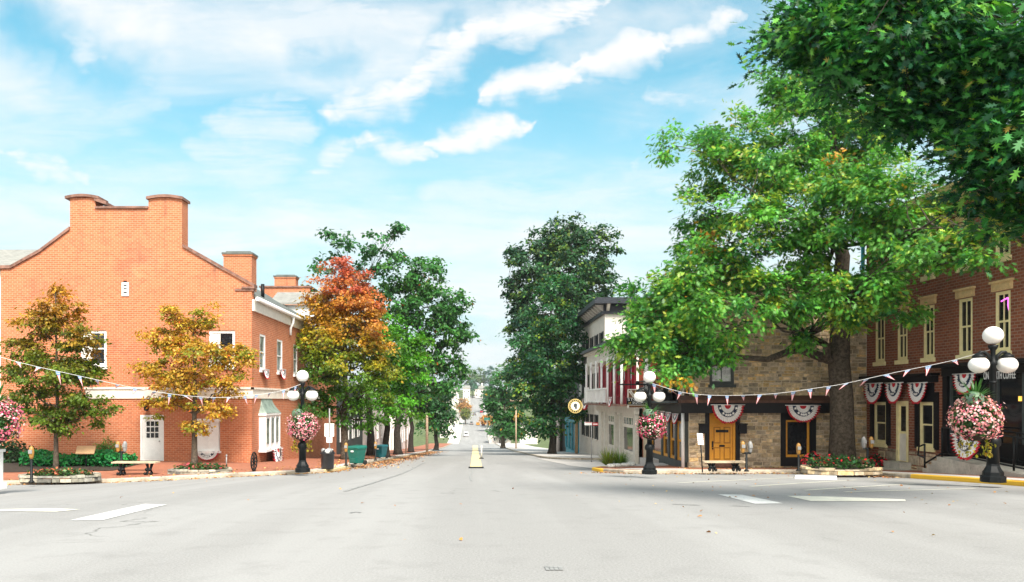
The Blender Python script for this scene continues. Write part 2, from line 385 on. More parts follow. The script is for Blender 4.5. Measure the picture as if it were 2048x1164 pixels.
M['brownboard'] = mat('brown_board', (.10, .045, .03), .6, .3, 4)
M['glass'] = mat('dark_glass', (.012, .013, .016), .06, .2, .8, spec=.5)
M['curtain_glass'] = mat('glass_with_curtain', (.40, .42, .40), .12, .4, 2.5, spec=.5)
M['paleglass'] = mat('pale_glass', (.23, .26, .25), .1, .5, 2.0, spec=.5)
M['globe'] = mat('opal_globe', (.86, .83, .78), .35, .02, 3, spec=.4)
M['red'] = mat('red_cloth', (.50, .022, .035), .8, .12, 9)
M['flagwhite'] = mat('white_cloth', (.78, .76, .74), .85, .06, 9)
M['navy'] = mat('navy_cloth', (.025, .04, .085), .85, .15, 9)
M['blue'] = mat('blue_cloth', (.16, .26, .42), .85, .15, 9)
M['crimson'] = mat('crimson_paint', (.36, .015, .035), .5, .15, 4)
M['ochre'] = mat('ochre_door_paint', (.62, .285, .03), .45, .10, 3)
M['ochre_d'] = mat('ochre_groove', (.33, .14, .015), .5, .10, 3)
M['teal'] = mat('teal_paint', (.04, .30, .38), .5, .15, 3)
M['bin'] = mat('green_plastic', (.006, .12, .09), .4, .12, 3, spec=.5)
M['bin2'] = mat('blue_green_plastic', (.008, .11, .13), .4, .12, 3, spec=.5)
M['trash'] = mat('black_bag', (.015, .015, .018), .35, .3, 9, spec=.6)
M['wood'] = mat('weathered_wood', (.50, .40, .28), .8, .2, 5, bump=.3)
M['tan'] = mat('tan_board', (.62, .40, .22), .6, .1, 4)
M['gold'] = mat('meter_housing', (.36, .185, .04), .4, .2, 9, spec=.5)
M['steel'] = mat('grey_metal', (.24, .24, .235), .45, .12, 6, spec=.5)
M['pole'] = mat('pole_wood', (.50, .36, .25), .85, .25, 6, bump=.4)
M['bark'] = mat('tree_bark', (.085, .068, .05), .95, .5, 9, bump=1.0)
M['bark_d'] = mat('dark_bark', (.035, .028, .022), .95, .5, 9, bump=1.0)
M['leaf'] = leafmat('leaf'); M['leaf_dark'] = leafmat('glossy_leaf', .22, .5, .22); M['petal'] = leafmat('petal', .3, .6, .15)
M['litter'] = leafmat('dry_leaf', .05, .8, .1)
M['soil'] = mat('soil', (.04, .03, .022), .95, .4, 8)
M['shingle'] = brick('shingle_roof', (.25, .25, .23), (.32, .32, .29), (.13, .13, .12), .3, .16, .006, .3)
M['copper'] = mat('copper_roof', (.22, .28, .24), .5, .3, 3)
M['navyroof'] = mat('dark_cornice', (.022, .026, .035), .5, .2, 3)
M['signbrown'] = mat('sign_brown', (.17, .075, .035), .5, .15, 5)
M['signgold'] = mat('sign_gold', (.55, .42, .15), .45, .15, 5)
M['neon'] = glow('pink_neon', (.9, .12, .75), .8)
M['lit'] = glow('lit_panel', (.95, .50, .08), .45)
M['pinkwall'] = mat('pale_render', (.70, .62, .58), .8, .1, .6)
M['tyre'] = mat('tyre_rubber', (.02, .02, .02), .8, .1, 5)
# ---------------------------------------------------------------- ground
def sheet(name, poly, off, m, stepx=1.2, stepy=1.2, kind='structure', ys=None):
    """a polygon in plan laid over the terrain"""
    bm = bmesh.new(); f = bm.faces.new([bm.verts.new((x, y, 0)) for x, y in poly]); f.normal_update()
    bmesh.ops.triangulate(bm, faces=bm.faces[:])
    xs = [p[0] for p in poly]; yl = [p[1] for p in poly]
    cutx = np.arange(math.ceil(min(xs)/stepx)*stepx, max(xs), stepx)
    cuty = [y for y in (ys if ys is not None else np.arange(math.ceil(min(yl)/stepy)*stepy, max(yl), stepy)) if min(yl) < y < max(yl)]
    for x in cutx: bmesh.ops.bisect_plane(bm, geom=bm.verts[:]+bm.edges[:]+bm.faces[:], plane_co=(x, 0, 0), plane_no=(1, 0, 0))
    for y in cuty: bmesh.ops.bisect_plane(bm, geom=bm.verts[:]+bm.edges[:]+bm.faces[:], plane_co=(0, y, 0), plane_no=(0, 1, 0))
    bmesh.ops.remove_doubles(bm, verts=bm.verts[:], dist=1e-4)
    bmesh.ops.recalc_face_normals(bm, faces=bm.faces[:])
    V = np.array([v.co[:] for v in bm.verts]); Z = H(V[:, 0], V[:, 1])+off
    for v, z in zip(bm.verts, Z): v.co.z = z
    for f in bm.faces:
        if f.normal.z < 0: f.normal_flip()
    uv = bm.loops.layers.uv.new('UVMap')
    for f in bm.faces:
        for l in f.loops: l[uv].uv = l.vert.co.xy
    me = bpy.data.meshes.new(name); bm.to_mesh(me); bm.free(); me.materials.append(m)
    o = bpy.data.objects.new(name, me); COL.objects.link(o)
    if kind: o['kind'] = kind
    return o
YS = np.concatenate([np.arange(-60, 60, 1.2), np.arange(60, 200, 3), np.arange(200, 700, 5), np.arange(700, 2600, 60)])
XS = np.concatenate([[-1500, -700, -300, -120, -70], np.arange(-50, 50.1, 1.6), [70, 120, 300, 700, 1500]])
gx, gy = np.meshgrid(XS, YS); gz = H(gx, gy)-.07
mb = MB(); mb.v = np.stack([gx.ravel(), gy.ravel(), gz.ravel()], 1).tolist(); n = len(XS)
mb.f = [(j*n+i, j*n+i+1, (j+1)*n+i+1, (j+1)*n+i) for j in range(len(YS)-1) for i in range(n-1)]; mb.m = [0]*len(mb.f); mb.c = [None]*len(mb.f); mb.sm = [True]*len(mb.f)
tag(mb.build('ground', M['earth']), kind='structure')
LK, RK = -5.6, 5.0                              # kerb lines of the street
L_KERB = [(-45, 19.0), (-24, 24.6), (-16.0, 27.0), (-11.0, 28.6), (-7.2, 29.9), (-6.3, 30.35), (-5.85, 31.0), (-5.65, 32.2), (-5.6, 34), (-5.6, 60), (-5.6, 120), (-5.6, 205)]
R_KERB1 = [(14.6, -40), (13.7, 10), (13.35, 20), (13.5, 24.7), (13.5, 27.6), (13.2, 28.9), (12.4, 29.7), (11.2, 30.0), (8.0, 29.75), (6.6, 29.5), (5.6, 30.2), (4.95, 31.6), (4.85, 33.2), (5.3, 34.4), (6.5, 35.0)]
R_KERB2 = [(11.5, 50.5), (8.0, 51.5), (6.1, 53.5), (5.2, 57), (5.0, 62), (5.0, 120), (5.0, 205)]
sheet('road', [(-60, -50), (60, -50), (60, 36), (14, 48), (14, 54), (5.2, 56), (5.2, 640), (-5.8, 640), (-5.8, 33), (-60, 33)], 0, M['asphalt'], 1.2, 1.2, ys=YS)
def kerb(name, line, m, w=.16, h=KERB+.004, step=.5):
    pts = []
    for a, b in zip(line[:-1], line[1:]):
        d = math.hypot(b[0]-a[0], b[1]-a[1]); k = max(1, int(d/step)) if d < 40 else int(d/2)
        pts += [(a[0]+(b[0]-a[0])*i/k, a[1]+(b[1]-a[1])*i/k) for i in range(k)]
    pts.append(line[-1])
    mb = MB(); sec = []
    for i, p in enumerate(pts):
        q0 = pts[max(i-1, 0)]; q1 = pts[min(i+1, len(pts)-1)]; d = Vector((q1[0]-q0[0], q1[1]-q0[1])).normalized(); s = Vector((-d.y, d.x))*w
        if m_side < 0: s = -s
        z = Hf(*p); j = random.uniform(-.008, .008)
        a = Vector(p); c = a+s; e = a+s*.12
        sec.append([(a.x, a.y, z-.1), (a.x, a.y, z+h*.8+j), (e.x, e.y, z+h+j), (c.x, c.y, z+h+j), (c.x, c.y, z-.1)])
    for s0, s1 in zip(sec[:-1], sec[1:]):
        for k in range(4): mb.quad([s0[k], s1[k], s1[k+1], s0[k+1]] if m_side < 0 else [s0[k], s0[k+1], s1[k+1], s1[k]])
    for s in (sec[0], sec[-1]): mb.quad(s)
    return tag(mb.build(name, m), kind='structure')
m_side = 1
def cutline(line, a, b):
    """part of the polyline between arc lengths a and b"""
    out = []; s = 0
    for p, q in zip(line[:-1], line[1:]):
        d = math.hypot(q[0]-p[0], q[1]-p[1])
        for t in (a, b):
            pass
        s0, s1 = max(a, s), min(b, s+d)
        if s1 > s0+1e-6:
            A = (p[0]+(q[0]-p[0])*(s0-s)/d, p[1]+(q[1]-p[1])*(s0-s)/d); B = (p[0]+(q[0]-p[0])*(s1-s)/d, p[1]+(q[1]-p[1])*(s1-s)/d)
            if not out: out.append(A)
            out.append(B)
        s += d
    return out
def arclen(line): return sum(math.hypot(q[0]-p[0], q[1]-p[1]) for p, q in zip(line[:-1], line[1:]))
def arc_at(line, i): return arclen(line[:i+1])
sL = arc_at(L_KERB, 6); sL2 = arc_at(L_KERB, 8)+1.2
kerb('kerb', cutline(L_KERB, 0, sL), M['kerb']); kerb('kerb', cutline(L_KERB, sL, sL2), M['faded_yellow']); kerb('kerb', cutline(L_KERB, sL2, 1e9), M['kerb'])
y24 = arc_at(R_KERB1, 3)+.1; e1 = arc_at(R_KERB1, 11)-.2
m_side = -1
kerb('kerb', cutline(R_KERB1, 0, y24), M['yellow_kerb']); kerb('kerb', cutline(R_KERB1, y24, e1), M['kerb']); kerb('kerb', cutline(R_KERB1, e1, 1e9), M['yellow_kerb'])
kerb('kerb', R_KERB2, M['kerb'])
def inset(line, d):
    out = []
    for i, p in enumerate(line):
        q0 = line[max(i-1, 0)]; q1 = line[min(i+1, len(line)-1)]; t = Vector((q1[0]-q0[0], q1[1]-q0[1])).normalized(); s = Vector((-t.y, t.x))*d
        out.append((p[0]+s.x, p[1]+s.y))
    return out
li = inset(L_KERB, .13)
sheet('pavement', li+[(-11, 205), (-11, 60), (-9.9, 40), (-9.9, 36.2), (-45, 36.2)], KERB, M['paver'], 1.2, 1.2)
lb = inset(L_KERB[1:11], .16); lc = inset(L_KERB[1:11], .62)
sheet('pavement_edge', lb+lc[::-1], KERB+.006, M['walkconc'], 1.2, 1.2)
ri = inset(R_KERB1, -.13)
sheet('pavement', ri+[(8.6, 35.6), (8.6, 41.5), (12, 41.5), (17.2, 33.2), (18.5, -40)], KERB, M['paver'], 1.2, 1.2)
rb = inset(R_KERB1[:10], -.16); rc = inset(R_KERB1[:10], -.95)
sheet('pavement_edge', rb+rc[::-1], KERB+.006, M['walkconc'], 1.2, 1.2)
sheet('pavement_apron', [(6.5, 30.0), (8.2, 30.0), (8.2, 31.6), (6.6, 32.2), (5.6, 31.6)], KERB+.008, M['walkconc'], 1.2, 1.2)
sheet('pavement', inset(R_KERB2, -.13)[0:]+[(11, 205), (11, 62), (20, 56), (20, 50.4)], KERB, M['walkconc'], 2.4, 2.4)
sheet('side_lane', [(5.2, 34.9), (20, 34.0), (20, 50.4), (11.4, 50.6), (7.8, 51.6), (5.6, 54.2), (5.0, 57.6), (4.4, 57.6), (4.6, 40)], .012, M['walkconc'], 1.2, 1.2)
sheet('plant_bed', [(-25, 30.2), (-14.3, 31.6), (-14.0, 35.9), (-25, 35.9)], KERB+.02, M['soil'], 1.2, 1.2)
# painted markings
def band(name, pts, w, m, off=.006):
    """line of paint through plan points"""
    l = [Vector(p) for p in pts]; poly = []; back = []
    for i, p in enumerate(l):
        d = (l[min(i+1, len(l)-1)]-l[max(i-1, 0)]).normalized(); s = Vector((-d.y, d.x))*w/2
        poly.append(tuple(p+s)); back.append(tuple(p-s))
    return sheet(name, poly+back[::-1], off, m, .6, .6)
def gp(px, py): p = hit(px, py, 0.); return (p.x, p.y)
def pxpoly(name, pts, m, off=.006): return sheet(name, [gp(*p) for p in pts], off, m, .6, .6)
pxpoly('road_marking', [(140, 1042), (205, 1041), (334, 1010), (290, 1009)], M['white_line'])
pxpoly('road_marking', [(0, 1019), (0, 1022.5), (110, 1024), (160, 1019.5), (110, 1017.5)], M['thin_line'])
pxpoly('road_marking', [(1436, 989.5), (1484, 990), (1566, 1007.5), (1510, 1008.5)], M['white_line'])
pxpoly('road_marking', [(1574, 992.5), (1640, 993.0), (1810, 999.5), (1812, 1003), (1622, 1003.0)], M['thin_line'])
for a, b in (((1356, 966), (1610, 954.5)), ((1500, 973.5), (1712, 960.0)), ((1610, 981), (1830, 968)), ((1690, 984), (1950, 977.5))):
    band('road_marking', [gp(*a), gp(*b)], .12, M['thin_line'])
# tar seams in the street
def seam(pts, w): return band('tar_seam', [gp(*p) for p in pts], w, M['tar'], .010)
seam([(944, 938), (945, 945), (940, 952), (943, 962)], .05)
seam([(690, 983), (740, 968), (790, 952), (850, 925)], .10)
seam([(700, 1027), (712, 1025), (722, 1026)], .05); None; seam([(1345, 1009), (1400, 1011)], .06); seam([(1460, 1012), (1500, 1013)], .06)
for k in range(4): band('manhole_slot', [gp(1092+k*9, 1134), gp(1096+k*9, 1142)], .035, M['tar'], .008)
# ---------------------------------------------------------------- buildings
def window(par, F, r, frame, pane, fw=.07, rail=True, nv=1, nh=0, sill=None, lintel=None, dep=.13, lower_shift=0., sillh=.12, lh=.28, lw=.12, mut=.022, name='window'):
    """sash window: frame with sub-parts pane, sill, lintel"""
    u0, u1, z0, z1 = r
    mb = MB(); n0, n1 = -dep-.03, -dep+.05
    fbox(mb, F, u0, u0+fw, z0, z1, n0, n1); fbox(mb, F, u1-fw, u1, z0, z1, n0, n1)
    fbox(mb, F, u0+fw, u1-fw, z1-fw, z1, n0, n1-.004); fbox(mb, F, u0+fw, u1-fw, z0, z0+fw*1.2, n0, n1-.004)
    zm = (z0+z1)/2
    if rail: fbox(mb, F, u0+fw-.01, u1-fw+.01, zm-.03, zm+.03, n0, n1-.01)
    for i in range(1, nv+1):
        u = u0+fw+(u1-u0-2*fw)*i/(nv+1); fbox(mb, F, u-mut, u+mut, z0+fw, z1-fw, n0, n1-.02)
    for i in range(1, nh+1):
        z = z0+fw+(z1-z0-2*fw)*i/(nh+1); fbox(mb, F, u0+fw-.01, u1-fw+.01, z-mut, z+mut, n0, n1-.024)
    w = mb.build(name, frame, par, True)
    g_ = MB(); g_.quad([F.pt(u0+.02, z0+.02, -dep-.008), F.pt(u1-.02, z0+.02, -dep-.008), F.pt(u1-.02, zm, -dep-.008), F.pt(u0+.02, zm, -dep-.008)])
    g_.quad([F.pt(u0+.02, zm, -dep+.012), F.pt(u1-.02, zm, -dep+.012), F.pt(u1-.02, z1-.02, -dep+.012), F.pt(u0+.02, z1-.02, -dep+.012)])
    g_.build('pane', pane, w, True)
    if sill:
        s = MB(); fbox(s, F, u0-.06, u1+.06, z0-sillh, z0-.002, -.1, .09); s.build('sill', sill, w, True)
    if lintel:
        s = MB(); fbox(s, F, u0-lw, u1+lw, z1+.03, z1+lh, -.05, .06); fbox(s, F, u0-lw-.05, u1+lw+.05, z1+lh+.001, z1+lh+.07, -.05, .11); fbox(s, F, u0-lw+.07, u1+lw-.07, z1+.09, z1+lh-.06, .06, .075); s.build('lintel', lintel, w, True)
    return w
def hole(r): return tuple(r)

# ---- orange brick gabled hall on the left ----
FY = 36.0
FA = Fac((0, FY), (1, 0), (0, -1))             # gable end, u = x
XE = FA.u(503.5); XW = FA.u(1.5)
FB = Fac((XE, 0), (0, 1), (1, 0))              # street side, u = y
zb = -1.95
b = thing('brick_hall', (-15.5, 42, -1.4), 'orange brick building with twin gable chimneys and a cream band, at the left corner', 'building')
def zA(py): return FA.z(300, py)
wins = {'l': FA.rect(161, 213, 661, 733), 'r': FA.rect(418, 470, 661, 733)}
door_r = FA.rect(281, 328, 830, 925); lowin = FA.rect(393, 440, 842, 902); vent_r = FA.rect(244, 258, 565, 592)
zE = zA(572); zbt, zbb = zA(778.5), zA(797)
mb = MB()
fwall(mb, FA, XW, XE, zb, zE, [wins['l'], wins['r'], door_r, lowin], .16)
prof = [(503.5, 572), (366, 494), (364, 494), (364, 395), (297, 395), (297, 417), (191, 417), (191, 395), (140, 395), (140, 460), (80, 505), (22, 537), (1.5, 538)]
pts = [(FA.u(x), FA.z(x, y)) for x, y in prof]
mb.quad([FA.pt(XW, zE), FA.pt(XE, zE), FA.pt(pts[1][0], pts[1][1]), FA.pt(pts[9][0], pts[9][1]), FA.pt(pts[10][0], pts[10][1]), FA.pt(pts[11][0], pts[11][1]), FA.pt(pts[12][0], pts[12][1])])
mb.quad([FA.pt(pts[9][0], pts[9][1]), FA.pt(pts[1][0], pts[1][1]), FA.pt(*pts[4][:1], pts[5][1]), FA.pt(*pts[7][:1], pts[6][1])]) if False else None
TH = .75
def slab(a, b_, c, d):  # upright block of the gable between u a..b and heights
    fbox(mb, FA, a, b_, c, d, -TH, -.0005)
slab(pts[3][0]-0, pts[4][0], pts[1][1]-.3, pts[3][1]) if pts[3][0] < pts[4][0] else slab(pts[4][0], pts[3][0], pts[1][1]-1.2, pts[3][1])
slab(pts[8][0], pts[7][0], pts[9][1]-1.2, pts[8][1])
slab(pts[6][0], pts[5][0], pts[9][1]-1.2, pts[6][1])
# back of the parapet and the side wall
sw = [FB.rect(519.5, 531, 668, 738), FB.rect(554, 565, 678, 738), FB.rect(587, 595, 690, 738), FB.rect(612, 620, 697, 738)]
for r_ in sw: r_[2], r_[3] = CZ+1.42, CZ+3.10
bay_r = [FB.u(518), FB.u(547), FB.z(533, 896), FB.z(533, 830)]
EAVE = FB.z(506, 601)
fwall(mb, FB, FY, 58, zb-2, EAVE+.05, sw+[bay_r], .16)
fbox(mb, FA, XE-.4, XE-.0012, EAVE-.3, zE-.005, -.45, -.002)
mb.quad([(XW, FY, zb), (XW, 58, zb), (XW, 58, zA(560)), (XW, FY, zE)])
mb.build('wall', M['brick_orange'], b, True)
# band, coping, caps
cb = MB(); fbox(cb, FA, FA.u(172), XE+.06, zbb, zbt, -.02, .05); fbox(cb, FA, FA.u(170), XE+.1, zbt+.001, zbt+.09, -.02, .10)
fbox(cb, FB, FY-.04, 52, zbb+.002, zbt-.002, -.02, .05); fbox(cb, FB, FY-.1, 52, zbt+.003, zbt+.088, -.02, .10)
cb.build('string_course', M['band'], b, True)
cp = MB()
def coping(p, q, th=.14):
    a, c = p; d, e = q
    k_ = MB(); k_.hexa([FA.pt(a, c, .09), FA.pt(d, e, .09), FA.pt(d, e, -.5), FA.pt(a, c, -.5), FA.pt(a, c+th, .09), FA.pt(d, e+th, .09), FA.pt(d, e+th, -.5), FA.pt(a, c+th, -.5)]); k_.build('coping', M['coping'], b, True)
coping(pts[1], (pts[0][0]+.12, pts[0][1]-.05)); coping(pts[9], pts[10]); coping(pts[10], pts[11]); coping(pts[11], (pts[12][0]-.5, pts[12][1])); coping(pts[5], pts[6], .09)
fbox(cp, FA, FA.u(470), XE+.09, zE-.22, zE-.12, -.3, .05); fbox(cp, FA, FA.u(484), XE+.14, zE-.119, zE-.03, -.3, .1); cp.build('corner_corbel', M['coping'], b, True); cp = MB()
def cap(px0, px1, py, tilt=0):
    a, d = FA.u(px0), FA.u(px1); z = FA.z(250, py)
    n = 6; k_ = MB()
    for i in range(n):
        t0, t1 = i/n, (i+1)/n; f = lambda t: z+.10*math.sin(math.pi*t)-tilt*t*t
        x0, x1 = a+(d-a)*t0, a+(d-a)*t1
        k_.hexa([FA.pt(x0, f(t0)-.12, .12), FA.pt(x1, f(t1)-.12, .12), FA.pt(x1, f(t1)-.12, -TH-.12), FA.pt(x0, f(t0)-.12, -TH-.12), FA.pt(x0, f(t0), .12), FA.pt(x1, f(t1), .12), FA.pt(x1, f(t1), -TH-.12), FA.pt(x0, f(t0), -TH-.12)])
    k_.build('chimney_cap', M['coping'], b, True)
cap(132, 199, 393); cap(294, 367, 394)
cp.hexa([FA.pt(FA.u(190), FA.z(190, 402), .1), FA.pt(FA.u(214), FA.z(214, 410), .1), FA.pt(FA.u(214), FA.z(214, 410), -.9), FA.pt(FA.u(190), FA.z(190, 402), -.9), FA.pt(FA.u(190), FA.z(190, 396), .1), FA.pt(FA.u(214), FA.z(214, 404), .1), FA.pt(FA.u(214), FA.z(214, 404), -.9), FA.pt(FA.u(190), FA.z(190, 396), -.9)])
cp.build('chimney_cap', M['coping'], b, True)
# roof
XR = (FA.u(364)+FA.u(140))/2; SL = .56
zr = EAVE+.08+(XE+.25-XR)*SL
rf = MB()
for sgn, xe in ((1, XE+.28), (-1, XW-.2)):
    ze = EAVE+.05
    rf.hexa([(xe, FY+.32, ze), (xe, 58, ze), (XR, 58, zr), (XR, FY+.32, zr), (xe, FY+.32, ze+.1), (xe, 58, ze+.1), (XR, 58, zr+.1), (XR, FY+.32, zr+.1)])
roof = rf.build('roof', M['slate'], b, True)
vp = MB(); X0 = -9.9-.9; vp.tube([(X0, 40.7, zr-(X0-XR)*SL), (X0, 40.7, zr-(X0-XR)*SL+.75)], .09, 8); vp.build('vent_pipe', M['iron'], roof, True)
def chimney(px0, px1, py0, py1, Y, d=1.0, par=None, name='chimney'):
    a, c = P(px0, py0, Y), P(px1, py1, Y); m = MB()
    m.box(a.x, c.x, Y, Y+d, c.z-1.2, a.z-.16); m.box(a.x-.05, c.x+.05, Y-.05, Y+d+.05, a.z-.16, a.z-.06)
    o = m.build(name, M['brick_orange'], par, True)
    k = MB(); k.box(a.x-.08, c.x+.08, Y-.09, Y+d+.09, a.z-.06, a.z+.03); k.box(a.x+.1, c.x-.1, Y+.1, Y+d-.1, a.z+.03, a.z+.12); k.build('chimney_cap', M['slate'], o, True)
chimney(447, 503, 506, 590, 44, 1.0, roof)
# fascia, gutter, downpipe
ft = MB(); fbox(ft, FB, FY+.05, 57, EAVE-.48, EAVE+.04, .002, .10); ft.build('fascia', M['offwhite'], b, True)
gt = MB(); gt.tube([FB.pt(FY+.05, EAVE+.06, .24), FB.pt(57, EAVE+.06, .24)], .10, 8); gt.build('gutter', M['white'], b, True)
dp = MB(); dp.tube([FB.pt(43.2, EAVE, .24), FB.pt(43.2, EAVE-.35, .22), FB.pt(43.2, EAVE-.6, .09), FB.pt(43.2, EAVE-1.0, .09)], .07, 8); dp.build('downpipe', M['white'], b, True)
window(b, FA, wins['l'], M['white'], M['glass'], .12, True, 0, 0, M['white'], None, .09)
window(b, FA, wins['r'], M['white'], M['glass'], .12, True, 0, 0, M['white'], None, .09)
for k in ('l', 'r'):
    u0, u1, z0, z1 = wins[k]; m = MB(); fbox(m, FA, u0+.1, u0+(u1-u0)*.42, z0+(z1-z0)*.08, z1-.1, -.085, -.072); m.build('blind', M['offwhite'], b, True)
for r_ in sw: window(b, FB, r_, M['white'], M['paleglass'], .10, True, 0, 0, M['white'], None, .06)
# brick soldier arches over the two upper windows
for k in ('l', 'r'):
    ar = MB(); u0, u1, z0, z1 = wins[k]
    for i in range(14): a = u0+(u1-u0)*i/14; fbox(ar, FA, a+.006, a+(u1-u0)/14-.006, z1+.01, z1+.23, -.02, .006)
    ar.build('soldier_arch', M['brick_orange'], b, True)
# gable vent
vn = MB(); u0, u1, z0, z1 = vent_r
fbox(vn, FA, u0, u1, z0, z1, 0, .04)
for i in range(4): fbox(vn, FA, u0+.08, u1-.08, z0+.13+i*.16, z0+.19+i*.16, .04, .045, 1)
vn.build('gable_vent', [M['white'], M['iron']], b, True)
# white door with nine panes
u0, u1, z0, z1 = door_r
dm = MB(); fbox(dm, FA, u0, u0+.11, z0, z1, -.1, .03); fbox(dm, FA, u1-.11, u1, z0, z1, -.1, .03); fbox(dm, FA, u0+.11, u1-.11, z1-.12, z1, -.1, .027)
fbox(dm, FA, u0+.11, u1-.11, z0, z1-.12, -.09, -.03); zc = z0+(z1-z0)*.5
fbox(dm, FA, u0+.2, u1-.2, z0+.18, zc-.12, -.03, -.02)
dr = dm.build('door', M['white'], b, True)
pn = MB(); gu0, gu1, gz0, gz1 = u0+.24, u1-.24, zc+.02, z1-.26
for i in range(3):
    for j in range(3): fbox(pn, FA, gu0+(gu1-gu0)*(i+.1)/3, gu0+(gu1-gu0)*(i+.9)/3, gz0+(gz1-gz0)*(j+.1)/3, gz0+(gz1-gz0)*(j+.9)/3, -.03, -.022)
pn.build('pane', M['glass'], dr, True)
kn = MB(); kn.ball(FA.pt(u1-.2, z0+(z1-z0)*.45, .02), .035, 8); kn.build('handle', M['steel'], dr, True)
# boarded bow window in the gable, bow window with flared copper hood on the street side
u0, u1, z0, z1 = lowin
bw = MB(); fbox(bw, FA, u0+.002, u1-.002, z0, z1, -.1, .02); fbox(bw, FA, u0-.06, u1+.06, z1-.02, z1+.1, 0, .14); fbox(bw, FA, u0-.06, u1+.06, z0-.09, z0-.001, 0, .16)
for i in range(3): fbox(bw, FA, u0+.02+i*(u1-u0-.04)/2-.0, u0+.02+i*(u1-u0-.04)/2+.045-(.045 if i == 2 else 0)+.0, z0, z1-.03, .02, .05)
bw.build('boarded_window', M['white'], b, True)
u0, u1, z0, z1 = bay_r
by = MB(); fbox(by, FB, u0, u1, z0, z1, -.1, .28); fbox(by, FB, u0-.08, u1+.08, z1+.001, z1+.10, -.05, .36); fbox(by, FB, u0-.08, u1+.08, z0-.12, z0-.001, -.05, .36)
for i in range(4): uu = u0+(u1-u0)*i/3; fbox(by, FB, max(u0-.01, uu-.07), min(u1+.01, uu+.07), z0+.05, z1-.05, .28, .34)
bay = by.build('bow_window', M['white'], b, True)
pn = MB()
for i in range(3): uu = u0+(u1-u0)*i/3; fbox(pn, FB, uu+.14, uu+(u1-u0)/3-.14, z0+.25, z1-.15, .281, .30)
pn.build('pane', M['paleglass'], bay, True)
hd = MB(); zt = zbb-.02; nn = 7
for i in range(nn):
    def ring(t):
        k = (1-t)**1.6; e = .35*k+.02; inn = .42*(1-k); z = z1+.1+(zt-z1-.1)*t
        return [FB.pt(u0-.06+inn, z, .0), FB.pt(u0-.06+inn, z, e), FB.pt(u1+.06-inn, z, e), FB.pt(u1+.06-inn, z, .0)]
    A, B_ = ring(i/nn), ring((i+1)/nn)
    for k in range(3): hd.quad([A[k], A[k+1], B_[k+1], B_[k]])
hd.build('window_hood', M['copper'], bay, True)
# hanging lantern above the door
ln = MB(); p = FA.pt(FA.u(300), FA.z(300, 815), .4)
ln.tube([FA.pt(FA.u(300), FA.z(300, 797), 0), FA.pt(FA.u(300), FA.z(300, 792), .2), p+Vector((0, 0, .35))], .02, 6); ln.lathe(p, [(.02, -.16), (.10, -.12), (.15, .12), (.17, .14), (.03, .32)], 6, 0, False); ln.build('wall_lantern', M['iron'], b, True)

# ---- rear neighbours on the left ----
h = thing('brick_house', (-14, 58, -2), 'brick house with a flat parapet and chimney rising behind the gabled hall', 'house')
m = MB(); a, c = P(521, 575, 59), P(620, 640, 59); m.box(a.x, c.x, 59, 66, -3, a.z); m.build('wall', M['brick_orange'], h, True)
chimney(549, 591, 552, 580, 59.2, .9, h)
m = MB(); m.box(a.x-.1, c.x+.1, 58.9, 66, a.z, a.z+.12); m.build('coping', M['coping'], h, True)
h = thing('shingled_house', (-12, 50.2, -2), 'white gabled attic with grey shingle roof beside the maple, behind the slate roof', 'house')
a, c, e = P(543, 610, 53), P(640, 655, 53), P(540, 586, 53)
m = MB(); m.box(a.x, c.x, 53, 57.9, 4.5, a.z); m.build('wall', M['white'], h, True)
m = MB(); m.hexa([(a.x-.1, 52.7, a.z), (c.x+.2, 52.7, a.z), (c.x+.2, 55, a.z+1.0), (a.x-.1, 55, a.z+1.0), (a.x-.1, 52.7, a.z+.12), (c.x+.2, 52.7, a.z+.12), (c.x+.2, 55, a.z+1.12), (a.x-.1, 55, a.z+1.12)]); m.build('roof', M['shingle'], h, True)
h = thing('slate_house', (-27, 46, -1), 'house with a pale slate roof seen past the left slope of the gable', 'house')
a, c = P(-120, 535, 45), P(90, 505, 45)
m = MB(); m.box(a.x, c.x, 45.4, 52, -2, a.z); m.build('wall', M['offwhite'], h, True)
m = MB(); m.hexa([(a.x, 45, a.z), (c.x, 45, a.z), (c.x, 48.5, c.z+.7), (a.x, 48.5, c.z+.7), (a.x, 45, a.z+.12), (c.x, 45, a.z+.12), (c.x, 48.5, c.z+.82), (a.x, 48.5, c.z+.82)]); m.build('roof', M['shingle'], h, True)
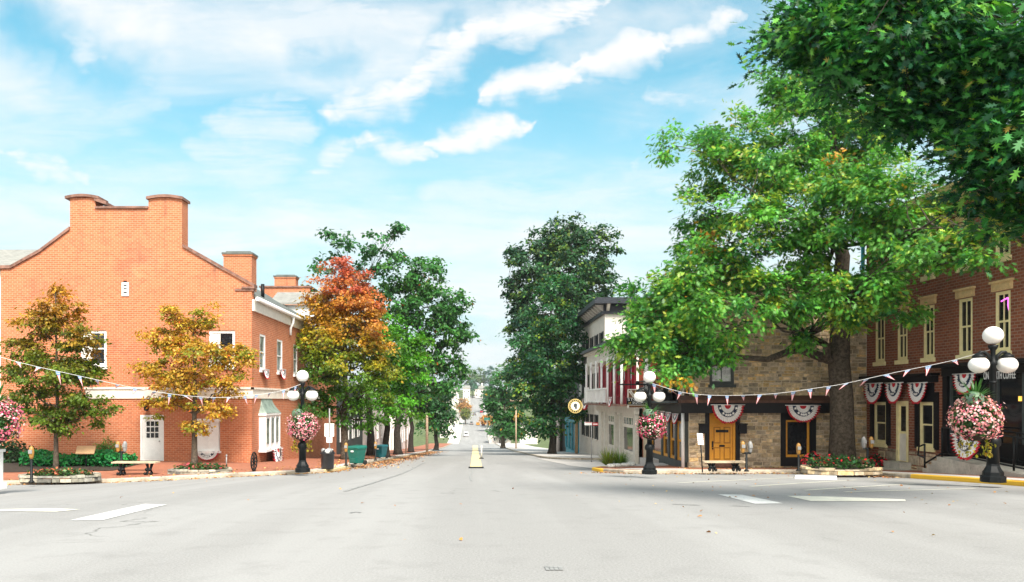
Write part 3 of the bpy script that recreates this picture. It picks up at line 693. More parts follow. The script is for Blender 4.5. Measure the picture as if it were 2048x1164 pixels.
# row house glimpsed between the trunks (left of the street)
for i, (y0, y1, dark, lab) in enumerate(((60, 74, True, 'dark timber house with pale posts behind the maple trunk'), (76, 92, False, 'pale pink house glimpsed between the left street trees'), (112, 130, False, 'small white house far down the left side of the street'))):
    h = thing('row_house', (-13.5, y0, Hf(-12, y0)), lab, 'house')
    F = Fac((-10.4, 0), (0, 1), (1, 0)); FF = Fac((0, y0), (1, 0), (0, -1)); z0 = Hf(-11, y1)-1; z1 = Hf(-11, y0)+5.2
    m = MB(); m.box(-17, -10.4, y0, y1, z0, z1); m.build('wall', M['charcoal'] if dark else M['pinkwall'], h, True)
    m = MB(); m.hexa([(-17.2, y0-.2, z1), (-10.1, y0-.2, z1), (-10.1, y1, z1), (-17.2, y1, z1), (-13.8, y0-.2, z1+2), (-13.6, y0-.2, z1+2), (-13.6, y1, z1+2), (-13.8, y1, z1+2)]); m.build('roof', M['shingle'], h, True)
    for k in range(4):
        u = y0+1.2+k*(y1-y0-2)/4; zz_ = Hf(-10, y0)+1
        window(h, Fac((-10.38, 0), (0, 1), (1, 0)), [u, u+1.1, zz_, zz_+1.7], M['white'], M['glass'], .1, True, 0, dep=-.06)
    m = MB()
    for k in range(9): m.box(-16.4+k*.7, -16.25+k*.7, y0-.6, y0-.45, Hf(-13, y0)-.3, Hf(-13, y0)+3.0)
    m.build('porch_post', M['white'], h, True)['kind'] = 'stuff'

# ---- rubble stone ----
PAL = [(.55, .42, .25), (.46, .355, .22), (.34, .27, .18), (.62, .48, .29), (.27, .22, .155), (.50, .40, .28), (.60, .42, .20), (.40, .33, .24)]
def rubble(mb, F, u0, u1, z0, z1, holes, seed=1, hmin=.09, hmax=.21, wmin=.15, wmax=.50, n0=0., pal=PAL, proud=.035):
    rg = random.Random(seed); z = z0
    while z < z1-.05:
        hh = min(rg.uniform(hmin, hmax), z1-z)
        if z1-z-hh < .08: hh = z1-z
        iv = [(u0, u1)]
        for hl in holes:
            if hl[3] > z+.03 and hl[2] < z+hh-.03:
                nv = []
                for a, c in iv:
                    if hl[1] <= a or hl[0] >= c: nv.append((a, c)); continue
                    if hl[0]-a > .06: nv.append((a, hl[0]))
                    if c-hl[1] > .06: nv.append((hl[1], c))
                iv = nv
        for a, c in iv:
            u = a
            while u < c-.02:
                w = min(rg.uniform(wmin, wmax), c-u)
                if c-u-w < .14: w = c-u
                parts = [(z, z+hh)]
                if hh > .18 and rg.random() < .35: q = z+hh*rg.uniform(.4, .6); parts = [(z, q), (q, z+hh)]
                for za, zc in parts:
                    j = lambda s=.014: rg.uniform(-s, s); gap = .015
                    c_ = [(u+gap+j(), za+gap+j()), (u+w-gap+j(), za+gap+j()), (u+w-gap+j(), zc-gap+j()), (u+gap+j(), zc-gap+j())]
                    ctr = (sum(q[0] for q in c_)/4, sum(q[1] for q in c_)/4); pr = proud*rg.uniform(.4, 1.3)
                    fr = [(ctr[0]+(q[0]-ctr[0])*.86, ctr[1]+(q[1]-ctr[1])*.80) for q in c_]
                    base = rg.choice(pal); k = rg.uniform(.82, 1.32); col = tuple(x*k for x in base)
                    A = [F.pt(q[0], q[1], n0) for q in c_]; B2 = [F.pt(q[0], q[1], n0+pr+rg.uniform(-.008, .008)) for q in fr]
                    for i in range(4): mb.quad([A[i], A[(i+1) % 4], B2[(i+1) % 4], B2[i]], 0, col)
                    mb.quad(B2, 0, col)
                u += w
        z += hh

# ---- stone house on the right ----
SY = 33.0
FS = Fac((0, SY), (1, 0), (0, -1)); SX0, SX1 = FS.u(1378), FS.u(1733)
b = thing('stone_house', (12.4, SY+2, -1.4), 'two storey rubble stone building with an ochre door, behind the big green tree', 'building')
szb, szt = -1.9, FS.z(1550, 560)
uw = FS.rect(1419, 1468, 692, 769); dr_ = FS.rect(1410, 1479, 822, 926); sw_ = FS.rect(1561, 1631, 818, 932)
pz1, pz0 = FS.z(1500, 803), FS.z(1500, 826)
holes = [uw, dr_, sw_]
mb = MB(); fwall(mb, FS, SX0, SX1, szb, szt, holes, .28)
mb.quad([(SX0, SY, szb), (SX0, SY+9, szb), (SX0, SY+9, 1.5), (SX0, SY, 1.5)]); mb.quad([(SX0+.9, SY, 1.5), (SX0+.9, SY+9, 1.5), (SX0+.9, SY+9, szt), (SX0+.9, SY, szt)])
wall = mb.build('wall', M['mortar'], b, True)
st = MB(); rubble(st, FS, SX0, SX1, szb, szt, holes, 3)
st.build('stonework', M['stone'], wall, True)
m = MB(); m.hexa([(SX0+.6, SY-.3, szt), (SX1+.1, SY-.3, szt), (SX1+.1, SY+6, szt+.8), (SX0+.6, SY+6, szt+.8), (SX0+.6, SY-.3, szt+.12), (SX1+.1, SY-.3, szt+.12), (SX1+.1, SY+6, szt+.92), (SX0+.6, SY+6, szt+.92)]); m.build('roof', M['slate'], b, True)
m = MB(); fbox(m, FS, SX0-.45, FS.u(1655), pz0+.42, pz1, -.0, .55); 
m.hexa([FS.pt(SX0-.45, pz1+.001, .55), FS.pt(FS.u(1655), pz1+.001, .55), FS.pt(FS.u(1655), pz1+.001, .04), FS.pt(SX0-.45, pz1+.001, .04), FS.pt(SX0-.45, pz1+.05, .55), FS.pt(FS.u(1655), pz1+.05, .55), FS.pt(FS.u(1655), pz1+.25, .04), FS.pt(SX0-.45, pz1+.25, .04)])
m.build('pent_roof', M['brownboard'], b, True)
m = MB(); fbox(m, FS, SX0-.43, FS.u(1653), pz0, pz0+.419, -.0, .42); m.build('fascia', M['black'], b, True)
window(b, FS, uw, M['charcoal'], M['curtain_glass'], .11, True, 1, 0, M['charcoal'], None, .06, mut=.015)
# ochre door
u0, u1, z0, z1 = dr_
m = MB(); iw = .17
fbox(m, FS, u0, u0+iw, z0, pz0-.002, -.2, .06); fbox(m, FS, u1-iw, u1, z0, pz0-.002, -.2, .06)
fbox(m, FS, u0+iw, u1-iw, z1-.05, z1+.2, -.2, .03); m.build('door_surround', M['black'], b, True)
m = MB(); fbox(m, FS, u0+iw, u0+iw+.10, z0, z1-.05, -.16, .0); fbox(m, FS, u1-iw-.10, u1-iw, z0, z1-.05, -.16, .0)
zt_ = FS.z(1445, 850)
fbox(m, FS, u0+iw+.1, u1-iw-.1, zt_, zt_+.06, -.16, -.01); fbox(m, FS, u0+iw+.1, u1-iw-.1, zt_+.06, z1-.05, -.16, -.06)
dw0, dw1 = u0+iw+.105, u1-iw-.105; fbox(m, FS, dw0, dw1, z0+.04, zt_-.005, -.15, -.05)
hh = zt_-z0-.04
for i in (0, 1):
    for (q0, q1) in ((.06, .40), (.50, .95)):
        a = dw0+.09+i*(dw1-dw0)/2-.02*i; e = a+(dw1-dw0)/2-.15; c0, c1 = z0+.04+hh*q0, z0+.04+hh*q1
        fbox(m, FS, a, e, c0, c1, -.05, -.046, 1); fbox(m, FS, a+.045, e-.045, c0+.05, c1-.05, -.046, -.03)
door = m.build('door', [M['ochre'], M['ochre_d']], b, True)
m = MB(); fbox(m, FS, dw0+.02, dw0+.075, z0+.04+hh*.40, z0+.04+hh*.56, -.05, .0); m.ball(FS.pt(dw0+.05, z0+.04+hh*.36, -.02), .035, 8); m.build('handle', M['iron'], door, True)
um = (dw0+dw1)/2
m = MB(); fbox(m, FS, um-.11, um+.11, z0+.04+hh*.41, z0+.04+hh*.46, -.05, -.02); m.build('letter_slot', M['iron'], door, True)
m = MB(); fbox(m, FS, um-.26, um+.26, z0+.04+hh*.80, z0+.04+hh*.87, -.03, -.01); m.build('name_plate', M['iron'], door, True)
m = MB(); fbox(m, FS, u0+iw, u1-iw, z0-.14, z0-.002, -.2, .22); m.build('door_step', M['brownboard'], b, True)
for px in (1404, 1483):
    m = MB(); a = FS.u(px); z = FS.z(px, 857); fbox(m, FS, a-.15, a+.15, z-.2, z+.16, .04, .22); fbox(m, FS, a-.18, a+.18, z+.161, z+.21, .02, .26); fbox(m, FS, a-.1, a+.1, z-.06, z+.0, .22, .226); m.build('mailbox', M['black'], b, True)
# shop window with black surround and ochre frame
u0, u1, z0, z1 = sw_
m = MB(); fbox(m, FS, u0, u0+.20, z0, pz0-.002, -.2, .06); fbox(m, FS, u1-.26, u1, z0, pz0-.002, -.2, .06); fbox(m, FS, u0+.2, u1-.26, z0, FS.z(1590, 914), -.2, .05); fbox(m, FS, u0+.2, u1-.26, FS.z(1590, 840), pz0-.002, -.2, .04); m.build('window_surround', M['black'], b, True)
window(b, FS, [u0+.2, u1-.26, FS.z(1590, 914), FS.z(1590, 840)], M['ochre'], M['glass'], .08, False, 0, 0, None, None, .05)
# street side of the stone house: shopfront under a railed deck
FL = Fac((SX0, 0), (0, 1), (-1, 0)); LY1 = FL.u(1303)
zg = Hf(8, 36)+KERB; zd = FL.z(1345, 806)
m = MB(); fbox(m, FL, SY+.25, LY1, zg-.5, zg+.35, -.1, .10); m.build('plinth', M['charcoal'], b, True)
m = MB(); fbox(m, FL, SY+.05, LY1+.2, zd-.75, zd-.04, -.1, .16); m.build('shop_fascia', M['black'], b, True)
m = MB(); fbox(m, FL, SY+.05, LY1+.3, zd, zd+.10, -.9, .75); m.build('deck', M['charcoal'], b, True)
cols = [SY+.28, SY+1.75, SY+3.0, SY+4.3, LY1-.1]
m = MB()
for c in cols: fbox(m, FL, c-.14, c+.14, zg+.351, zd-.751, -.1, .13)
m.build('pilaster', M['charcoal'], b, True)['kind'] = 'stuff'
for a, e in zip(cols[:-1], cols[1:]):
    w_ = window(b, FL, [a+.15, e-.15, zg+.36, zd-.76], M['ochre'], M['paleglass'] if a == cols[0] else M['glass'], .10, False, 0, 1, None, None, -.02, mut=.05, name='shop_window')
m = MB()
for k in range(34):
    yy_ = SY+.1+k*.2
    if yy_ < LY1+.3: m.tube([FL.pt(yy_, zd+.1, .68), FL.pt(yy_, zd+1.05, .68)], .014, 5)
m.tube([FL.pt(SY+.05, zd+1.05, .68), FL.pt(LY1+.3, zd+1.05, .68)], .028, 6); m.tube([FL.pt(SY+.05, zd+.22, .68), FL.pt(LY1+.3, zd+.22, .68)], .018, 6)
for k in range(5): m.tube([FL.pt(SY+.08, zd+.1, .68-k*.17), FL.pt(SY+.08, zd+1.05, .68-k*.17)], .014, 5)
m.tube([FL.pt(SY+.08, zd+1.05, .68), FL.pt(SY+.08, zd+1.05, -.1)], .026, 6)
m.build('railing', M['iron'], b, True)
FU = Fac((SX0+.9, 0), (0, 1), (-1, 0))
us_ = [[34.6, 35.6, zd+.5, zd+2.2], [37.0, 38.0, zd+.3, zd+2.3], [39.4, 40.4, zd+.5, zd+2.2]]
m = MB(); fwall(m, FU, SY+.35, SY+8.5, zd+.1, szt-.2, us_, .1)
for k in range(26): fbox(m, FU, SY+.35, SY+8.5, zd+.35+k*.18, zd+.36+k*.18, 0, .012) if zd+.36+k*.18 < szt-.3 and not 0 <= k <= 10 else None
m.build('siding', M['white'], b, True)
for r_ in us_: window(b, FU, r_, M['charcoal'], M['glass'], .07, True, 0, 0, None, None, .05)
m = MB(); m.tube([FL.pt(SY+.12, zd-.1, .22), FL.pt(SY+.12, zg-.1, .22)], .07, 8); m.tube([FL.pt(SY+.12, zg-.1, .22), FL.pt(SY-.1, zg-.18, .22)], .07, 8); m.build('downpipe', M['white'], b, True)
m = MB(); fbox(m, FL, SY+3.1, SY+4.2, zg-.4, zg+.02, .1, .55); m.build('stone_step', M['walkconc'], b, True); m = MB(); fbox(m, FL, SY+5.0, SY+6.3, zg-.4, zg+.12, .1, .75); m.build('stone_step', M['walkconc'], b, True)
# orange brick gable rising behind
h = thing('brick_gable', (11, 46, -2), 'bright red brick house with a pale gable edge rising behind the stone building', 'house')
a, c = P(1345, 572, 46), P(1452, 700, 46)
m = MB(); m.box(a.x, c.x, 46, 52, -2, a.z); m.build('wall', M['brick_bright'], h, True)
m = MB(); m.box(a.x-.1, c.x+.1, 45.9, 52, a.z, a.z+.1); e = P(1425, 625, 45.5); f_ = P(1470, 575, 45.5); m.quad([(e.x, 45.6, e.z), (f_.x+2, 45.6, e.z), (f_.x+2, 45.6, f_.z), (f_.x, 45.6, f_.z)]); m.build('gable_trim', M['white'], h, True)

# ---- dark red brick building at the right ----
BX, BY = 16.15, 33.0
FR = Fac((BX, BY), (.0425, -1), (-1, -.0425)); UE = 17.0
b = thing('brick_store', (18, 26, -1.2), 'dark red brick store with tall cream sash windows along the right edge', 'building')
rzt = FR.z(1930, 398)+.35
up = [FR.rect(1751, 1770, 634, 724), FR.rect(1795, 1815, 618, 720), FR.rect(1847, 1869, 608, 716), FR.rect(1918, 1945, 597, 709), FR.rect(1991, 2021, 583, 703)]
zs0, zs1 = FR.z(1931, 709), FR.z(1931, 597)
for r_ in up: r_[2], r_[3] = zs0, zs1
up.append([up[4][0]+2.3, up[4][1]+2.3, zs0, zs1]); up.append([up[4][0]+4.4, up[4][1]+4.4, zs0, zs1])
th = [[r_[0], r_[1], zs0+2.95, zs0+4.45] for r_ in up]
lw1 = FR.rect(1749, 1774, 804, 887); lw2 = FR.rect(1840, 1869, 804, 895); dr_ = FR.rect(1793, 1817, 802, 923)
ent = [FR.u(1888), FR.u(2130), -1.2, FR.z(1990, 748)]
sh = [[lw1[0]-.27, lw1[0]-.0, lw1[2]-.05, lw1[3]+.35], [lw1[1]+.0, lw1[1]+.27, lw1[2]-.05, lw1[3]+.35], [lw2[0]-.27, lw2[0], lw2[2]-.05, lw2[3]+.35], [lw2[1], lw2[1]+.27, lw2[2]-.05, lw2[3]+.35]]
mb = MB(); fwall(mb, FR, 0, UE, -2.2, rzt, up+th+[lw1, lw2, dr_, ent], .16)
mb.quad([FR.pt(0, -2.2), FR.pt(0, -2.2, -8), FR.pt(0, rzt, -8), FR.pt(0, rzt)])
mb.build('wall', M['brick_red'], b, True)
m = MB(); fbox(m, FR, -.2, UE, rzt, rzt+.25, -.3, .35); fbox(m, FR, -.2, UE, rzt-.35, rzt-.001, -.05, .15); m.build('cornice', M['buff'], b, True)
m = MB(); m.quad([FR.pt(-.2, rzt+.25, .3), FR.pt(UE, rzt+.25, .3), FR.pt(UE, rzt+1.2, -8), FR.pt(-.2, rzt+1.2, -8)]); m.build('roof', M['slate'], b, True)
for i, r_ in enumerate(up+th):
    w_ = window(b, FR, r_, M['cream'], M['glass'], .10, True, 1, 0, M['cream'], M['buff'], .06, sillh=.16)
    if i == 4:
        s = MB(); s.tube([FR.pt(r_[0]+.2, r_[3]-.3, -.045), FR.pt(r_[0]+.5, r_[3]-.22, -.045), FR.pt(r_[1]-.15, r_[3]-.30, -.045), FR.pt(r_[0]+.5, r_[3]-.42, -.045), FR.pt(r_[1]-.12, r_[3]-.62, -.045)], .022, 6); s.build('neon_sign', M['neon'], w_, True)
for r_ in (lw1, lw2): window(b, FR, r_, M['cream'], M['glass'], .12, True, 0, 0, M['cream'], None, .05, sillh=.14)
for r_ in sh:
    m = MB(); fbox(m, FR, r_[0]+.003, r_[1]-.003, r_[2], r_[3], .0, .05)
    for k in range(16): z = r_[2]+.12+k*(r_[3]-r_[2]-.24)/16; fbox(m, FR, r_[0]+.07, r_[1]-.07, z, z+.05, .05, .062)
    m.build('shutter', M['black'], b, True)
m = MB(); fbox(m, FR, FR.u(1735), FR.u(1877), FR.z(1800, 767), FR.z(1800, 755), 0, .20); fbox(m, FR, FR.u(1733), FR.u(1880), FR.z(1800, 754.8), FR.z(1800, 750), 0, .34); m.build('fascia', M['black'], b, True)
for r_ in (lw1, lw2): m = MB(); fbox(m, FR, r_[0]-.003, r_[1]+.003, r_[3]+.003, FR.z(1800, 768), 0, .04); m.build('blind_panel', M['black'], b, True)
# cream door
u0, u1, z0, z1 = dr_
m = MB(); fbox(m, FR, u0, u0+.13, z0, z1, -.15, .02); fbox(m, FR, u1-.13, u1, z0, z1, -.15, .02); fbox(m, FR, u0+.13, u1-.13, z1-.12, z1, -.15, .017); fbox(m, FR, u0+.13, u1-.13, z0, z1-.12, -.14, -.06)
d_ = m.build('door', M['cream'], b, True)
m = MB(); fbox(m, FR, u0+.13, u1-.13, z0+.03, z0+(z1-z0)*.46, -.06, -.045); m.build('kick_panel', M['offwhite'], d_, True)
m = MB(); fbox(m, FR, u0+.22, u1-.22, z0+(z1-z0)*.5, z1-.2, -.06, -.05); m.build('pane', M['glass'], d_, True)
m = MB(); fbox(m, FR, u0-.2, u1+.2, z0-.25, z0-.003, -.1, .45); fbox(m, FR, u0-.8, u1+.9, z0-.7, z0-.251, -.1, .9); m.build('door_step', M['concrete'], b, True)
# fieldstone patches in the base
m = MB(); rubble(m, FR, .1, u0-.02, -2.0, z0+.45, [(.1, .9, -.9, 3)], 11, .2, .4, .4, .8, .0, PAL, .03); m.build('stone_base', M['stone'], b, True); m = MB(); rubble(m, FR, u1+.02, FR.u(1872), -2.0, z0+.42, [], 12, .18, .4, .35, .8, .0, PAL, .03); m.build('stone_base', M['stone'], b, True)
# coffee shop front
u0, u1, z0, z1 = ent
m = MB(); fbox(m, FR, u0, u1, z1+.0, FR.z(1990, 730), -.1, .10); fbox(m, FR, u0-.15, u1, FR.z(1990, 729.8), FR.z(1990, 722), -.1, .42)
fbox(m, FR, u0, u0+.25, z0, z1-.001, -.1, .06); fbox(m, FR, u0+.25, u1, z0, -.1+.35, -.155, -.02)
fas = m.build('shop_fascia', M['black'], b, True)
m = MB()
for k in range(5): uu = u0+.25+k*1.15; fbox(m, FR, uu, uu+.1, .252, z1, -.15, -.04)
m.build('shop_frame', M['charcoal'], b, True)
m = MB(); m.quad([FR.pt(u0+.25, .252, -.1), FR.pt(u1, .252, -.1), FR.pt(u1, z1, -.1), FR.pt(u0+.25, z1, -.1)]); m.build('shop_pane', M['glass'], b, True)
for px in (2036, 2046):
    m = MB(); a = FR.u(px); z = FR.z(px, 797); fbox(m, FR, a-.07, a+.07, z-.08, z+.07, -.09, -.06); m.build('lit_menu_panel', M['lit'], b, True)
def lettering(txt, F, u0, u1, zc, h, n, m, par, name='lettering', mirror=False, th=.01):
    cu = bpy.data.curves.new('lettering', 'FONT'); cu.body = txt; cu.align_x = 'CENTER'; cu.align_y = 'CENTER'; cu.size = 1; cu.extrude = .5
    o = bpy.data.objects.new('tmp', cu); COL.objects.link(o); dg = bpy.context.evaluated_depsgraph_get()
    me = bpy.data.meshes.new_from_object(o.evaluated_get(dg)); bpy.data.objects.remove(o); bpy.data.curves.remove(cu)
    V = np.array([v.co[:] for v in me.vertices]); lo, hi = V.min(0), V.max(0)
    mb = MB(); sx = (u1-u0)/(hi[0]-lo[0]); sz = h/(hi[1]-lo[1])
    for v in V:
        uu = (v[0]-lo[0])*sx; uu = u1-uu if mirror else u0+uu
        mb.v.append(tuple(F.pt(uu, zc+(v[1]-(lo[1]+hi[1])/2)*sz, n+th*(v[2]-lo[2]))))
    for p in me.polygons: mb.f.append(tuple(p.vertices)); mb.m.append(0); mb.c.append(None); mb.sm.append(False)
    return mb.build(name, m, par, True)
lettering('ON NORTH COFFEE', FR, FR.u(1974), FR.u(2038), FR.z(2006, 750), .25, .104, M['white'], fas)
m = MB(); q = FR.pt(-.10, 0, .1); m.tube([(q.x, q.y, -1.7), (q.x, q.y, rzt)], .075, 8); m.build('downpipe', M['teal'], b, True)
# concrete ramp with steps and black rail
r = thing('access_ramp', (15.6, 24, -.8), 'concrete access ramp with steps and black railing before the coffee shop', 'ramp')
m = MB(); RX = 15.0; zp = FR.z(1880, 913)-.03; zp = P(1880, 914, 25.8).z
def rampz(y): return zp if y > 25.2 else zp-(25.2-y)*.055
m.hexa([(RX, 16, -1.6), (16.4, 16, -1.6), (16.1, 26.0, -1.6), (RX, 26.0, -1.6), (RX, 16, rampz(16)), (16.4, 16, rampz(16)), (16.1, 26.0, zp), (RX, 26.0, zp)])
gz_ = Hf(15, 27)+KERB; ns = 3
for k in range(ns): m.box(RX+.02*k+.004, 16.1, 26.0+.3*k+.0005, 26.0+.3*(k+1), -1.6, zp-(zp-gz_)*(k+1)/(ns+1))
for k in range(9): m.box(RX-.012, RX-.001, 16.5+k*1.1, 16.52+k*1.1, -1.5, rampz(16.5+k*1.1)-.02)
m.build('ramp_slab', M['concrete'], r, True)
m = MB(); rl = .95
for x in (RX+.12, 16.0):
    for k in range(9):
        y = 25.9-k*1.15; m.tube([(x, y, rampz(y)), (x, y, rampz(y)+rl)], .03, 6)
    for hgt in (rl, .12): m.tube([(x, 25.9, zp+hgt), (x, 25.2, zp+hgt), (x, 16.2, rampz(16.2)+hgt)], .028, 6)
m.tube([(RX+.12, 26.9, gz_), (RX+.12, 26.9, gz_+.95)], .03, 6)
m.tube([(RX+.12, 25.9, zp+.12), (RX+.12, 26.9, gz_+.3)], .03, 6)
m.tube([(RX+.12, 26.9, gz_+.95), (RX+.12, 27.25, gz_+.85), (RX+.12, 27.3, gz_+.55), (RX+.12, 26.9, gz_+.5)], .028, 6)
m.build('handrail', M['iron'], r, True)

# ---- white shop with the red gallery ----
WX = 8.5
b = thing('gallery_shop', (10.5, 48, -2), 'white shop with crimson upper gallery on slim columns, right of the street', 'building')
FW = Fac((WX, 0), (0, 1), (-1, 0)); FWF = Fac((0, 42), (1, 0), (0, -1)); y0, y1 = 42.0, 55.0
ztop = 4.85; zdk = CZ+(800-811)/1600*48
gz0 = Hf(8.5, 48)+.1
m = MB(); fwall(m, FWF, WX+.1, 12.5, gz0-.5, ztop, [], .1); m.build('brick_end', M['brick_bright'], b, True)
m = MB(); fbox(m, FWF, FWF.u(1287), FWF.u(1300), zdk+.1, ztop-.3, .0, .06); m.build('corner_board', M['white'], b, True)
lows = [[43.1, 46.2, gz0+.65, zdk-.6], [48.4, 51.4, gz0+.65, zdk-.6]]
m = MB(); fwall(m, FW, y0+.12, y1, gz0-.6, zdk, lows+[[46.7, 48.0, gz0-.1, zdk-.55]], .35)
m.quad([(WX, y0, gz0-.6), (WX, y0, zdk), (WX+.3, y0, zdk), (WX+.3, y0, gz0-.6)])
fbox(m, FW, y0-.1, y1, zdk-.42, zdk-.003, -.1, .18); fbox(m, FW, y0-.002, y0+.3, gz0-.5, zdk-.43, -.1, .10)
for c in (46.45, 48.2, 51.8, 53.2): fbox(m, FW, c-.14, c+.14, gz0-.5, zdk-.43, -.1, .12)
m.build('shopfront', M['shopwhite'], b, True)
for r_ in lows:
    window(b, FW, [r_[0], r_[1], r_[2], r_[3]-.5], M['offwhite'], M['glass'], .10, False, 0, 0, None, None, .10, name='shop_window')
    window(b, FW, [r_[0], r_[1], r_[3]-.5+.003, r_[3]], M['offwhite'], M['paleglass'], .06, False, 3, 0, None, None, .10, name='transom_window')
m = MB(); fbox(m, FW, y0-.3, y1+.3, zdk, zdk+.10, -.3, .95); m.build('gallery_deck', M['coping'], b, True)
m = MB(); fwall(m, FW, y0+.12, y1, zdk+.1, ztop-.9, [], .1); m.build('gallery_wall', M['crimson'], b, True)
for k in range(6):
    ya = y0+.9+k*1.95; window(b, Fac((WX-.012, 0), (0, 1), (-1, 0)), [ya, ya+.75, zdk+.5, zdk+2.35], M['crimson'], M['glass'], .06, True, 0, 0, None, None, -.03)
m = MB()
for k in range(7):
    ya = y0-.1+k*2.2; q = FW.pt(ya, 0, .82)
    m.tube([(q.x, q.y, zdk+.1), (q.x, q.y, zdk+2.35)], .075, 8); fbox(m, FW, ya-.14, ya+.14, zdk+2.35, zdk+2.5, .75, .89); fbox(m, FW, ya-.26, ya+.26, zdk+2.501, zdk+2.8, .77, .87)
m.build('gallery_column', M['white'], b, True)['kind'] = 'stuff'
m = MB()
fbox(m, FW, y0+5.0, y1+.2, zdk+.95, zdk+1.05, .76, .90); fbox(m, FW, y0+5.0, y1+.2, zdk+.18, zdk+.26, .78, .88)
for k in range(34): ya = y0+5.1+k*.24; fbox(m, FW, ya-.055, ya+.055, zdk+.261, zdk+.949, .80, .86) if ya < y1+.1 else None
fbox(m, FW, y1-.4, y1+.3, zdk+.12, zdk+1.2, .7, .95)
m.build('balustrade', M['white'], b, True)
m = MB(); fbox(m, FW, y0-.2, y1+.2, ztop-.95, ztop-.25, -.2, .80); fbox(m, FW, y0-.4, y1+.4, ztop-.249, ztop-.12, -.2, 1.0); m.build('entablature', M['shopwhite'], b, True)
m = MB(); fbox(m, FW, y0-.5, y1+.5, ztop-.119, ztop, -.2, 1.2); m.hexa([FW.pt(y0-.4, ztop+.001, 1.1), FW.pt(y1+.4, ztop+.001, 1.1), FW.pt(y1+.4, ztop+.001, -5), FW.pt(y0-.4, ztop+.001, -5), FW.pt(y0-.4, ztop+.1, 1.1), FW.pt(y1+.4, ztop+.1, 1.1), FW.pt(y1+.4, ztop+.9, -5), FW.pt(y0-.4, ztop+.9, -5)]); m.build('roof', M['navyroof'], b, True)
# ---- tall pale building with the bracketed cornice ----
TX, TY = 9.9, 61.0
b = thing('tall_house', (13, 66, -3), 'tall pale stucco building with dark bracketed cornice beyond the gallery shop', 'building')
FT = Fac((TX, 0), (0, 1), (-1, 0)); FTF = Fac((0, TY), (1, 0), (0, -1)); tz = CZ+(800-628)/1600*61
tws = []
for row in (CZ+3.3, CZ+.2, CZ-3.2):
    for k in range(5): tws.append([TY+1.0+k*2.6, TY+2.1+k*2.6, row, row+2.0])
m = MB(); fwall(m, FT, TY, 76, -5, tz, tws, .15); fwall(m, FTF, TX, 17, -5, tz, [], .1); m.build('wall', M['greystucco'], b, True)
for r_ in tws: window(b, FT, r_, M['charcoal'], M['glass'], .10, True, 0, 0, M['greystucco'], None, .05)
for r_ in tws:
    for e in (-1, 1):
        m = MB(); uu = r_[0]-.38 if e < 0 else r_[1]+.04; fbox(m, FT, uu, uu+.34, r_[2], r_[3], .0, .05); m.build('shutter', M['black'], b, True)
m = MB(); ct = CZ+(800-600)/1600*61
m.box(TX-.25, 17, TY-.25, 76, tz, tz+.2); m.box(TX-.9, 17, TY-.9, 76.5, ct-.35, ct-.1); m.box(TX-.75, 17, TY-.75, 76.3, ct-.099, ct+.12); m.box(TX-.1, 17, TY-.1, 76, tz+.2, ct-.351)
m.build('cornice', M['navyroof'], b, True)
m = MB()
for k in range(13): y = TY+.1+k*1.2; m.hexa([(TX-.12, y, tz+.2), (TX-.101, y, tz+.2), (TX-.101, y+.22, tz+.2), (TX-.12, y+.22, tz+.2), (TX-.7, y, ct-.36), (TX-.101, y, ct-.36), (TX-.101, y+.22, ct-.36), (TX-.7, y+.22, ct-.36)])
for k in range(5): x = TX+.1+k*1.5; m.hexa([(x, TY-.12, tz+.2), (x+.22, TY-.12, tz+.2), (x+.22, TY-.101, tz+.2), (x, TY-.101, tz+.2), (x, TY-.7, ct-.36), (x+.22, TY-.7, ct-.36), (x+.22, TY-.101, ct-.36), (x, TY-.101, ct-.36)])
m.build('bracket', M['greystucco'], b, True)['kind'] = 'stuff'
# ---- teal shopfront house under the right street trees ----
b = thing('teal_shop', (12, 84, -4), 'dark house with a turquoise shopfront under the right street trees', 'building')
FQ = Fac((10.0, 0), (0, 1), (-1, 0)); gq = Hf(10, 84)
m = MB(); m.box(10.0, 17, 76.3, 100, gq-2, gq+9); m.build('wall', M['charcoal'], b, True)
m = MB(); fbox(m, FQ, 76.4, 77.2, gq-.6, gq+4.0, 0, .2); fbox(m, FQ, 77.2, 87, gq+3.3, gq+4.0, 0, .22); fbox(m, FQ, 77.2, 87, gq-.6, gq+.5, 0, .12)
for k in range(4): fbox(m, FQ, 78.9+k*2.6, 79.4+k*2.6, gq+.5, gq+3.3, 0, .18)
m.build('shopfront', M['teal'], b, True)
m = MB(); m.quad([FQ.pt(77.2, gq+.5, .03), FQ.pt(87, gq+.5, .03), FQ.pt(87, gq+3.3, .03), FQ.pt(77.2, gq+3.3, .03)]); m.build('shop_pane', M['paleglass'], b, True)
m = MB(); m.tube([(9.3, 90, gq-1), (9.3, 90, gq+4.2)], .28, 10); m.build('porch_column', M['pinkwall'], b, True)
m = MB(); m.tube([(9.5, 74.9, Hf(9.5, 75)), (9.5, 74.9, Hf(9.5, 75)+4.2)], .16, 10); m.build('porch_column', M['tan'], b, True)
